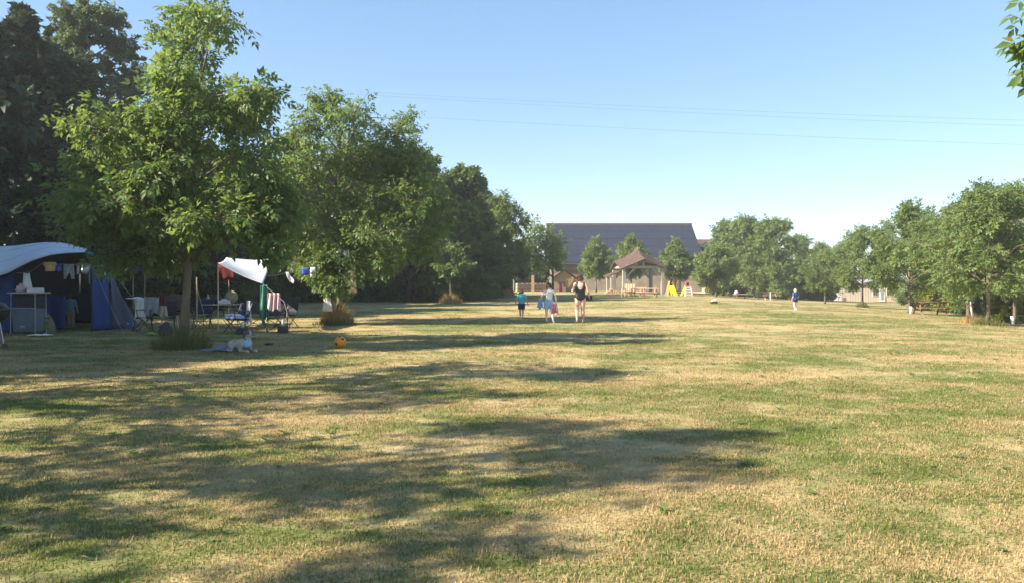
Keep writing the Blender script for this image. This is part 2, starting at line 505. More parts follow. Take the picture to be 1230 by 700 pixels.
def build_grass():
    rng = np.random.default_rng(5)
    protos = []
    for k in range(4):
        nb = 130 if k < 3 else 90
        Vs, Fs = [], []
        a = rng.uniform(0, 2 * PI, nb); r = 0.21 * np.sqrt(rng.uniform(0, 1, nb))
        for j in range(nb):
            bx, by = r[j] * math.cos(a[j]), r[j] * math.sin(a[j])
            h = rng.uniform(0.006, 0.028); w = rng.uniform(0.0018, 0.0038)
            lie = rng.random() < 0.45
            az = rng.uniform(0, 2 * PI); ln = h * (rng.uniform(0.2, 0.9) if not lie else rng.uniform(1.6, 3.4))
            if lie: h *= 0.32
            dx, dy = math.cos(az), math.sin(az); px, py = -dy * w, dx * w
            o = len(Vs)
            Vs += [(bx - px, by - py, -0.004), (bx + px, by + py, -0.004),
                   (bx + dx * ln * .45 - px * .8, by + dy * ln * .45 - py * .8, h * .68), (bx + dx * ln * .45 + px * .8, by + dy * ln * .45 + py * .8, h * .68),
                   (bx + dx * ln, by + dy * ln, h)]
            Fs += [(o, o + 1, o + 3), (o, o + 3, o + 2), (o + 2, o + 3, o + 4)]
        me = bpy.data.meshes.new("grass_patch"); me.from_pydata(Vs, [], Fs); me.materials.append(M['blade'])
        protos.append(bpy.data.objects.new("grass_patch", me))
    pts = []
    def band(y0, y1, dens, scl):
        n = int(dens * (y1 - y0) * (y0 + y1) * 0.72)
        y = np.sqrt(rng.uniform(y0 ** 2, y1 ** 2, n)); x = rng.uniform(-1, 1, n) * (y * 0.70 + 0.4)
        pts.append(np.stack([x, y, gz(x, y), rng.uniform(.75, 1.25, n) * scl], 1))
    band(3.2, 7.0, 75, 1.0); band(7.0, 12, 42, 1.1); band(12, 20, 16, 1.25); band(20, 34, 5, 1.5); band(34, 60, 1.6, 1.7)
    P = np.concatenate(pts)
    me = bpy.data.meshes.new("grass"); me.vertices.add(len(P)); me.vertices.foreach_set('co', P[:, :3].astype(np.float32).ravel())
    for nm, arr in (("size", P[:, 3]), ("turn", rng.uniform(0, 2 * PI, len(P)))):
        at_ = me.attributes.new(nm, 'FLOAT', 'POINT'); at_.data.foreach_set('value', arr.astype(np.float32))
    at_ = me.attributes.new("pick", 'INT', 'POINT'); at_.data.foreach_set('value', rng.integers(0, 4, len(P)).astype(np.int32))
    o = bpy.data.objects.new("grass", me); COL.objects.link(o); o['kind'] = 'stuff'; o['label'] = 'short mown lawn grass, part green and part straw coloured'
    ng = bpy.data.node_groups.new("grass", 'GeometryNodeTree')
    ng.interface.new_socket("Geometry", in_out='INPUT', socket_type='NodeSocketGeometry')
    ng.interface.new_socket("Geometry", in_out='OUTPUT', socket_type='NodeSocketGeometry')
    gi = ng.nodes.new("NodeGroupInput"); go = ng.nodes.new("NodeGroupOutput")
    join = ng.nodes.new("GeometryNodeJoinGeometry")
    m2p = ng.nodes.new("GeometryNodeMeshToPoints"); ng.links.new(gi.outputs[0], m2p.inputs[0])
    def attr(nm, typ):
        n = ng.nodes.new("GeometryNodeInputNamedAttribute"); n.data_type = typ; n.inputs[0].default_value = nm
        return next(s for s in n.outputs if s.enabled and s.name == "Attribute")
    iop = ng.nodes.new("GeometryNodeInstanceOnPoints")
    inst = ng.nodes.new("GeometryNodeGeometryToInstance")
    for p in reversed(protos):
        oi = ng.nodes.new("GeometryNodeObjectInfo"); oi.inputs[0].default_value = p
        ng.links.new(oi.outputs['Geometry'], inst.inputs[0])
    ng.links.new(m2p.outputs[0], iop.inputs['Points']); ng.links.new(inst.outputs[0], iop.inputs['Instance'])
    iop.inputs['Pick Instance'].default_value = True
    ng.links.new(attr("pick", 'INT'), iop.inputs['Instance Index'])
    comb = ng.nodes.new("ShaderNodeCombineXYZ"); ng.links.new(attr("turn", 'FLOAT'), comb.inputs[2])
    ng.links.new(comb.outputs[0], iop.inputs['Rotation'])
    ng.links.new(attr("size", 'FLOAT'), iop.inputs['Scale'])
    ng.links.new(iop.outputs[0], go.inputs[0])
    md = o.modifiers.new("grass", 'NODES'); md.node_group = ng
build_grass()

# ------------------------------------------------------------------ trees
def px_clumps(base, d, spots, rng, spread=1.0):
    """spots given in photo pixels (cx, cy, rx, ry, weight) at depth d -> clumps relative to base"""
    k = d / F; out = []
    for sp in spots:
        cx, cy, rx, ry = sp[:4]; w = sp[4] if len(sp) > 4 else 1.0
        dy = sp[5] if len(sp) > 5 else rng.uniform(-spread, spread)
        c = at(cx, cy, d) - base
        out.append(((c.x, dy, c.z), (rx * k, (rx + ry) / 2 * k, ry * k), w))
    return out

r1 = np.random.default_rng(21)
d1 = 17.6; b1 = gp(219, d1)
make_tree("walnut_tree", "large walnut tree in front of the tarps with tall grass round its trunk", b1, 2.1, 0.105,
    px_clumps(b1, d1, [
        (210, 8, 40, 22, .6), (262, 16, 36, 24, .55), (185, 38, 30, 24, .4), (275, 52, 26, 24, .4), (222, 62, 34, 26, .6), (205, 95, 40, 26, .8),
        (300, 130, 38, 26, .9), (332, 122, 20, 14, .5), (255, 125, 36, 26, .8), (200, 125, 44, 30, 1.0),
        (140, 160, 44, 28, .8), (105, 190, 38, 26, .8), (170, 195, 46, 30, 1.0), (232, 185, 44, 30, 1.1), (292, 178, 40, 30, 1.0),
        (88, 232, 34, 26, .8), (135, 245, 46, 30, 1.0), (205, 245, 46, 28, .9), (270, 235, 46, 30, 1.1), (325, 215, 30, 28, .9),
        (118, 270, 36, 16, .9), (160, 288, 40, 20, 1.0), (225, 285, 34, 18, .6), (285, 270, 42, 18, .9), (330, 265, 30, 26, .9),
        (222, 150, 40, 26, .9, -.9), (215, 215, 44, 26, 1.0, -1.0), (240, 265, 40, 20, .9, -.8), (225, 100, 30, 22, .6, -.6), (145, 308, 24, 11, .5), (190, 308, 30, 14, .5), (310, 262, 40, 26, 1.0), (345, 250, 22, 26, .7), (345, 296, 14, 16, .5)], r1, 1.5),
    "walnut", M['walnut'], M['bark'], twigs=40, lpt=8, spread=1.12, lscale=1.18, rng=r1, lean=(0.5, 0.1), limb_parts=True, droop=0.45)
r2 = np.random.default_rng(22)
d2 = 27.0; b2 = gp(408, d2)
make_tree("walnut_tree", "walnut tree with washing hung under it and straw coloured grass at its foot", b2, 1.9, 0.11,
    px_clumps(b2, d2, [
        (392, 125, 20, 20, .6), (378, 160, 26, 22, .7), (430, 150, 36, 26, .9), (488, 140, 12, 12, .3), (474, 165, 24, 20, .7), (405, 170, 34, 24, .9), (445, 180, 30, 22, .9),
        (345, 190, 24, 26, .8), (385, 200, 34, 28, 1.0), (430, 195, 40, 28, 1.1), (475, 205, 30, 28, .9),
        (350, 240, 32, 28, 1.0), (400, 245, 40, 28, 1.1), (450, 245, 40, 28, 1.1), (500, 245, 26, 26, .8),
        (360, 285, 34, 24, .9), (410, 290, 36, 22, .9), (460, 285, 40, 24, 1.0), (510, 290, 28, 20, .7),
        (345, 310, 20, 14, .5), (392, 322, 22, 16, .6), (432, 325, 22, 16, .5), (415, 342, 18, 10, .4), (352, 178, 18, 14, .5), (338, 165, 12, 10, .3), (490, 190, 24, 22, .8), (520, 235, 20, 20, .6), (395, 328, 18, 14, .6, -1.0), (425, 325, 16, 18, .5, -1.0), (410, 310, 24, 10, .6, -1.1), (345, 212, 22, 18, .7), (325, 225, 26, 28, .9), (330, 265, 28, 24, .9), (525, 265, 18, 20, .5), (500, 215, 18, 24, .6), (470, 315, 28, 14, .5)], r2, 1.5),
    "walnut", M['walnut'], M['bark'], twigs=48, lpt=9, spread=1.12, rng=r2, limb_parts=True, lscale=1.1, droop=0.45)
r3 = np.random.default_rng(23)
d3 = 48.0; b3 = gp(541, d3)
make_tree("young_tree", "thin young tree standing alone before the dark hedge", b3, 1.3, 0.055,
    px_clumps(b3, d3, [(543, 296, 9, 9, .8), (540, 310, 15, 9, 1.0), (548, 321, 14, 8, .8), (533, 322, 12, 7, .8), (560, 315, 8, 6, .4)], r3, .4),
    "walnut2", M['lime'], M['bark'], twigs=22, lpt=5, rng=r3, lscale=1.1)

# dark trees and hedge behind the camp
def big(name, label, px, d, h, r, z0, leafm, tpl, n, twigs, lpt, seed, shape='egg', group=None, cr=(1.3, 2.1), bark='barkd', lscale=1.0, tr=0.22):
    rg = np.random.default_rng(seed)
    return make_tree(name, label, gp(px, d), max(z0, .6), tr, env_clumps(h, r, z0, n, rg, shape, cr), tpl, leafm, M[bark], twigs, lpt, group, rg, lscale=lscale)
HG = "trees of the dark belt behind the camp"
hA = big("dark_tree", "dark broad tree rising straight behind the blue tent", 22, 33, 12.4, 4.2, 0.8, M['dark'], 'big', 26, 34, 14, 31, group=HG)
hB = big("olive_tree_crown", "tall olive green fine leaved tree above the dark trees", 105, 39, 15.4, 4.3, 3.0, M['olive'], 'small', 26, 40, 18, 32, group=HG, cr=(1.2, 1.9), lscale=1.3)
hB.name = "tall_tree"
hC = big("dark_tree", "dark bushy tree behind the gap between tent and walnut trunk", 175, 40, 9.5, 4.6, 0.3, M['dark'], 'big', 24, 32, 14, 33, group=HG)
hD = big("hedge_tree", "mid green hedge tree right behind the white tarp", 262, 46, 9.0, 4.2, 0.2, M['hedge'], 'big', 24, 34, 14, 34, group=HG, cr=(1.2, 1.8))
hE = big("hedge_tree", "rounded hedge tree with foliage down to the grass beside the thin young tree", 508, 56, 9.4, 3.6, 0.1, M['hedge'], 'hedge', 26, 42, 15, 35, group=HG, cr=(1.0, 1.6), lscale=1.15)
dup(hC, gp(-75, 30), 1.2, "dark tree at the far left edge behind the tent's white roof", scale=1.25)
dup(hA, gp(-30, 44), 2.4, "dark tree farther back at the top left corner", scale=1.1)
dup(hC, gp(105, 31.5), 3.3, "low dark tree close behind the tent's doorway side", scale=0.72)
dup(hC, gp(215, 36), 0.6, "low dark tree behind the trunk of the large walnut", scale=0.66)
dup(hD, gp(325, 50), 1.1, "hedge tree between the white tarp and the hung washing", scale=0.95)
dup(hD, gp(390, 54), 2.3, "hedge tree behind the walnut with the washing", scale=1.0)
dup(hE, gp(452, 55), 2.0, "tall hedge tree behind the right side of the washing walnut", scale=1.14)
dup(hD, gp(480, 62), 4.0, "hedge tree peeping over between washing walnut and rounded hedge tree", scale=1.16)
dup(hE, gp(556, 58), 4.1, "hedge tree just right of the thin young tree", scale=1.04)
dup(hE, gp(492, 51), 0.4, "tall hedge tree showing its dark point right of the washing walnut", scale=1.08)
dup(hE, gp(590, 66), 5.2, "last and lowest full hedge tree before the orchard trees", scale=0.90)
# shrubs along the foot of the hedge
rs = np.random.default_rng(41)
sh = make_tree("hedge_shrub", "low leafy shrub at the hedge foot left of the washing", gp(350, 50), 0.2, 0.05,
               env_clumps(2.4, 1.9, 0.0, 12, rs, 'egg', (0.7, 1.0)), 'hedge', M['hedge'], M['barkd'], 26, 12, "shrubs along the hedge foot", rs, cat="shrub")
for px, d, sc, lb in ((300, 48, 1.0, "low leafy shrub behind the camp table and chairs"), (398, 51, 1.1, "low shrub behind the foot of the washing walnut"),
                      (440, 52, 1.0, "low shrub at the hedge foot right of the washing walnut"), (478, 53, 1.1, "low shrub midway between washing walnut and young tree"),
                      (520, 53, .9, "low shrub close on the left of the young tree"), (566, 54, 1.0, "low shrub close on the right of the young tree"),
                      (262, 42, 1.0, "dark shrub behind the camp table with the red cloth"), (205, 38, 1.0, "dark shrub behind the camp chairs with clothes"),
                      (150, 33, .9, "dark shrub just right of the blue tent"), (588, 60, .8, "low shrub at the right end of the hedge")):
    dup(sh, gp(px, d), px * .1, lb, scale=sc)

dup(hE, gp(636, 100), 1.3, "dark tree far behind the low stone wall, left of the barn", scale=.62)
dup(sh, gp(618, 92), 1.3, "dark shrub behind the low stone wall", scale=1.3)
dup(sh, gp(646, 93), 2.3, "dark shrub behind the right end of the low stone wall", scale=1.2)
# orchard row trees at the end of the left row
r4 = np.random.default_rng(24)
b4 = gp(604, 63)
make_tree("orchard_tree", "orchard tree at the end of the hedge with rusty grass at its foot", b4, 1.9, 0.11,
    px_clumps(b4, 63, [(600, 238, 14, 10, .7), (612, 250, 18, 12, .9), (598, 258, 20, 14, 1), (622, 268, 18, 14, 1), (604, 280, 24, 14, 1), (628, 290, 20, 14, 1), (606, 302, 24, 14, 1), (590, 290, 18, 16, 1), (622, 314, 20, 10, .8), (598, 322, 18, 10, .7)], r4, 1.2),
    "walnutfar", M['walnutfar'], M['bark'], twigs=26, lpt=8, rng=r4)
r5 = np.random.default_rng(25)
b5 = gp(664, 70)
make_tree("orchard_tree", "orchard tree whose dark trunk stands before the small wooden shed", b5, 1.7, 0.12,
    px_clumps(b5, 70, [(640, 272, 14, 10, .7), (655, 282, 18, 10, .9), (640, 292, 20, 12, 1), (664, 294, 18, 10, 1), (630, 306, 20, 12, 1), (654, 308, 20, 11, 1), (674, 304, 10, 8, .6), (644, 320, 20, 9, .9), (666, 317, 12, 7, .7), (626, 322, 14, 9, .7)], r5, 1.2),
    "walnutfar", M['walnutfar'], M['barkd'], twigs=26, lpt=8, rng=r5)

# small rounded trees before the barn
BG = "small rounded trees before the barn"
rb = np.random.default_rng(26)
bt = make_tree("barn_tree", "small rounded tree before the barn, first to the right of the woman", gp(716, 84), 1.7, 0.10,
               env_clumps(5.3, 1.7, 1.7, 15, rb, 'egg', (0.45, 0.75), jag=1.3), 'walnutfar', M['lime'], M['bark'], 24, 8, BG, rb)
dup(bt, gp(758, 88), 1.9, "small rounded tree standing right behind the open pavilion's pointed roof", scale=1.1)
dup(bt, gp(811, 84), 3.6, "small rounded tree before the barn above the yellow slide", scale=1.02)
rb2 = np.random.default_rng(27)
bt2 = make_tree("barn_tree", "wide bushy tree at the right corner of the barn with a pale trunk", gp(860, 78), 1.3, 0.12,
               env_clumps(5.0, 2.1, 1.0, 18, rb2, 'egg', (0.5, 0.85), jag=1.2), 'walnutfar', M['lime'], M['bark'], 26, 8, BG, rb2)

# trees right of the barn and the orchard row on the right
TG = "mixed trees beyond the lawn on the right"
rf = np.random.default_rng(28)
fa = make_tree("far_tree", "tall green tree right of the barn over the pale low table", gp(897, 92), 1.5, 0.2, env_clumps(9.6, 3.5, 0.6, 24, rf, 'egg', (1.0, 1.6)), 'walnutfar', M['walnutfar'], M['barkd'], 20, 9, TG, rf, lscale=1.1)
rf2 = np.random.default_rng(29)
fb = make_tree("far_tree", "bushy green tree behind the brown picnic table", gp(930, 88), 1.4, 0.2, env_clumps(9.0, 3.3, 0.4, 24, rf2, 'col', (0.9, 1.5)), 'walnutfar', M['walnutfar'], M['barkd'], 20, 9, TG, rf2, lscale=1.1)
dup(fa, gp(872, 100), 2.0, "tall tree rising behind the bushy tree at the barn's corner", scale=1.0)
dup(fb, gp(955, 103), 2.5, "tree just above the blond child in the distance", scale=0.93)
dup(fa, gp(985, 114), 4.4, "tree farther back to the right of the blond child", scale=0.85)
dup(fb, gp(912, 108), 5.0, "tree farther back between the two picnic tables at the lawn's edge", scale=1.12)
dup(fb, gp(1018, 122), .7, "far tree seen over the left end of the wooden cabin", scale=1.02)
dup(fa, gp(1062, 124), 1.4, "far tree behind the middle of the wooden cabin", scale=.98)
dup(fa, gp(1100, 96), 5.8, "far tree close on the right of the wooden cabin", scale=1.0)
dup(fb, gp(1150, 82), 3.8, "far tree behind the picnic table on the right", scale=0.72)
dup(fa, gp(1195, 76), 0.3, "far tree behind the orchard row near the right edge", scale=.74)
dup(fb, gp(1245, 70), 3.0, "far tree at the right edge behind the orchard row", scale=.76)
fs = dup(sh, gp(975, 94), .4, "dark low bush behind the blond child", "bushes at the far edge of the lawn", 1.5)
for px, d, sc, lb in ((868, 94, 1.3, "dark low bush under the trees at the barn's right corner"), (905, 96, 1.4, "dark low bush behind the pale low table"), (940, 95, 1.5, "dark low bush behind the brown picnic table"),
                      (1000, 112, 1.5, "dark low bush at the left end of the wooden cabin"), (1118, 70, 1.2, "green bush behind the picnic table on the right"), (1170, 62, 1.2, "green bush behind the orchard trunks on the right"), (1215, 58, 1.2, "green bush at the right edge"), (1140, 66, 1.35, "green bush between the picnic table and the thick trunk"), (1192, 50, 1.2, "green bush right behind the thick orchard trunk")):
    dup(sh, gp(px, d), px * .13, lb, "bushes at the far edge of the lawn", sc)

OG = "orchard trees in the row on the right"
def orch(seed, h, r, z0, n, tpl, lab, px, d, twigs=34, lpt=8, tr=.085, ls=.85, th=1.7):
    rg = np.random.default_rng(seed)
    cl = env_clumps(h, r, z0, n, rg, 'egg', (0.6, 0.95))
    return make_tree("orchard_tree", lab, gp(px, d), th, tr, cl, tpl, M['walnutfar'], M['bark'], twigs, lpt, OG, rg, lscale=ls)
oA = orch(51, 5.6, 2.4, 1.4, 24, 'walnut2', "orchard tree with the thick bare trunk nearest on the right", 1187, 31, 27, 8)
oB = orch(52, 6.3, 2.6, 1.5, 22, 'walnut2', "orchard tree with the white trunk guard beside the picnic table", 1092, 45, 27, 8, ls=.95)
dup(oA, gp(1163, 36), 2.2, "orchard tree just left of the thick trunk with a leaning pale prop", scale=1.0)
dup(oB, gp(1219, 34), 1.0, "orchard tree at the right edge with a low pale guard", scale=.95)
dup(oB, gp(1036, 59), 3.0, "orchard tree standing before the wooden cabin", scale=0.95)
dup(oA, gp(991, 69), 4.4, "slim orchard tree standing to the right of the blond child", scale=0.86)
dup(oA, gp(1262, 40), 5.0, "orchard tree at the right edge half out of the photo", scale=0.9)
dup(oB, gp(1130, 60), 5.1, "orchard tree behind the right end of the picnic table", scale=1.0)
for px, d, sc, lb in ((1118, 55, .55, "yellow green bush right behind the picnic table"), (1152, 52, .6, "bright yellow green bush between picnic table and orchard trunks")):
    pass
ry = np.random.default_rng(61)
yb = make_tree("yellow_bush", "bright yellow green bush between the picnic table and the orchard trunks", gp(1150, 54), 0.2, 0.03, env_clumps(1.5, 1.0, 0.0, 8, ry, 'egg', (.4, .6)), 'hedge', M['yellow'], M['barkd'], 18, 8, "yellow green bushes on the right", ry, cat="bush")
dup(yb, gp(1117, 58), 2.0, "yellow green bush directly behind the picnic table top", scale=1.05)
dup(yb, gp(1212, 36), 1.0, "yellow green bush at the trunk near the right edge", scale=0.95)
dup(yb, gp(1222, 46), 3.0, "yellow green bush at the right edge, farther back", scale=1.0)

# orchard trees beyond the left edge: only their shade reaches the picture
rn = np.random.default_rng(71)
SG = "orchard trees beyond the left edge"
sA = make_tree("walnut_tree", "walnut tree beyond the left edge, next in the row to the large walnut", (-11.4, 9.0, 0), 2.0, .14, env_clumps(7.6, 2.8, 1.9, 16, rn, 'egg', (.6, .95), .52), 'walnut2', M['walnut'], M['bark'], 24, 8, SG, rn)
sA.scale = (1.22,) * 3
dup(sA, (-10.6, 3.6, 0), 2.1, "walnut tree beyond the left edge, beside the viewer", scale=1.2)
dup(sA, (-12.0, -0.9, 0), 4.0, "walnut tree beyond the left edge, behind the viewer's shoulder", scale=1.15)
dup(hC, (-21.5, 12, 0), 1.0, "dark tree beyond the left edge nearest the viewer", SG, 1.22)
dup(hC, (-20.5, 16.0, 0), 3.0, "dark tree beyond the left edge, middle of three", SG, 1.1)
dup(hC, (-22.0, 19.8, 0), 2.0, "dark tree beyond the left edge beside the tent", SG, 1.02)

# tree on the right whose branch reaches into the picture
rw = np.random.default_rng(81)
dn = 5.6
bn = Vector((6.6, dn + .6, 0))
cl = []
for px, py, rx, ry_, w in ((1244, 50, 8, 12, .22), (1260, 8, 8, 16, .26), (1232, 42, 6, 4, .12), (1252, 70, 8, 6, .18)):
    c = at(px, py, dn) - bn; k = dn / F
    cl.append(((c.x, c.y, c.z), (rx * k, .12, ry_ * k), w))
for x, y, z, r_ in ((.2, 0, 4.6, .9), (.9, .8, 4.2, .9), (.6, -.8, 4.9, .8), (0, .4, 5.6, .9), (1.2, -.2, 5.2, .9), (-.3, 0, 5.0, .6)):
    cl.append(((x, y, z), (r_, r_, r_ * .8), 1.0))
make_tree("walnut_tree", "walnut tree beyond the right edge, its leafy branch tip in the top right corner", bn, 2.3, .12, cl, "walnut", M['walnut'], M['bark'], 22, 6, None, rw, droop=.95, limb_parts=True, lscale=.75)

# tufts of tall grass
def tuft(name, label, loc, n, r, h, m, seed, group="tufts of tall grass round the trunks", bush=.5, w=.006):
    rg = np.random.default_rng(seed)
    Vs, Fs = [], []
    for i in range(n):
        a = rg.uniform(0, 2 * PI); q = r * math.sqrt(rg.uniform(0, 1))
        bx, by = q * math.cos(a), q * math.sin(a)
        hh = h * rg.uniform(.25, 1.1) * (1 - .72 * (q / r) ** 2); out = bush * hh * rg.uniform(.05, 1.0)
        az = a + rg.uniform(-1.0, 1.0); dx, dy = math.cos(az), math.sin(az); ww = w * rg.uniform(.7, 1.4)
        pa = rg.uniform(0, 2 * PI); px, py = math.cos(pa) * ww, math.sin(pa) * ww; o = len(Vs)
        Vs += [(bx - px, by - py, -.03), (bx + px, by + py, -.03), (bx + dx * out * .35 - px * .8, by + dy * out * .35 - py * .8, hh * .6),
               (bx + dx * out * .35 + px * .8, by + dy * out * .35 + py * .8, hh * .6), (bx + dx * out, by + dy * out, hh)]
        Fs += [(o, o + 1, o + 3), (o, o + 3, o + 2), (o + 2, o + 3, o + 4)]
    o = np_mesh(name, np.array(Vs), np.array(Fs), m); o.location = loc
    return tag(o, label, "grass tuft", group)
tuft("grass_tuft", "green tall grass round the trunk of the large walnut tree", b1 + Vector((0.1, -.25, 0)), 700, .62, .78, M['tallgreen'], 1, bush=1.1)
tuft("grass_tuft", "straw coloured tall grass round the foot of the washing walnut", gp(405, 26.6), 1100, .55, .95, M['straw'], 2, bush=.55, w=.007)
tuft("grass_tuft", "low green grass skirting the straw coloured tuft", gp(402, 26.2), 700, .75, .32, M['tallgreen'], 3, bush=.8)
tuft("grass_tuft", "dry grass and weeds round the thin young tree", gp(541, 47.8), 500, .75, .8, M['straw'], 4, w=.012)
tuft("grass_tuft", "rusty dry grass at the foot of the orchard tree by the hedge end", gp(604, 62.6), 500, .8, 1.35, M['straw'], 5, w=.016)
tuft("grass_tuft", "yellow grass at the foot of the thick orchard trunk on the right", gp(1187, 30.8), 420, .6, .5, M['tallgreen'], 6, w=.01)
tuft("grass_tuft", "grass clump round the trunk before the wooden cabin", gp(1036, 58.8), 260, .5, .55, M['tallgreen'], 7, w=.014)
tuft("grass_tuft", "tawny grass left of the thick orchard trunk on the right", gp(1172, 32), 320, .6, .55, M['straw'], 8, w=.01)

def fallen():
    rg = np.random.default_rng(9); n = 45
    y = rg.uniform(4.3, 16, n); x = rg.uniform(-.66, .66, n) * y
    a = rg.uniform(0, 2 * PI, n)
    V, Fc = scatter(leaflet(.075, .035, False), np.stack([x, y, gz(x, y) + .028], 1), np.stack([np.cos(a), np.sin(a), rg.normal(0, .15, n)], 1), rg.uniform(.6, 1.2, n), rg, .25)
    o = np_mesh("fallen_leaves", V, Fc, mat("fallen leaf", (0.36, 0.28, 0.15), (0.22, 0.15, 0.08), 3, 0.8)); o['kind'] = 'stuff'
fallen()

def weeds():
    rg = np.random.default_rng(19); n, k = 170, 7
    y = np.sqrt(rg.uniform(4.2 ** 2, 17 ** 2, n)); x = rg.uniform(-.68, .68, n) * y
    a = (np.arange(k)[None] * 2 * PI / k + rg.uniform(0, 6, (n, 1))).ravel()
    P = np.repeat(np.stack([x, y, gz(x, y) + .008], 1), k, 0)
    V, Fc = scatter(leaflet(.06, .024, False), P, np.stack([np.cos(a), np.sin(a), rg.uniform(.15, .7, n * k)], 1), np.repeat(rg.uniform(.6, 1.5, n), k) * rg.uniform(.7, 1.2, n * k), rg, .15)
    o = np_mesh("weeds", V, Fc, leaf_mat("weed leaf", (0.085, 0.16, 0.035), (0.12, 0.19, 0.05), (0.2, 0.3, 0.06), .25)); o['kind'] = 'stuff'
weeds()

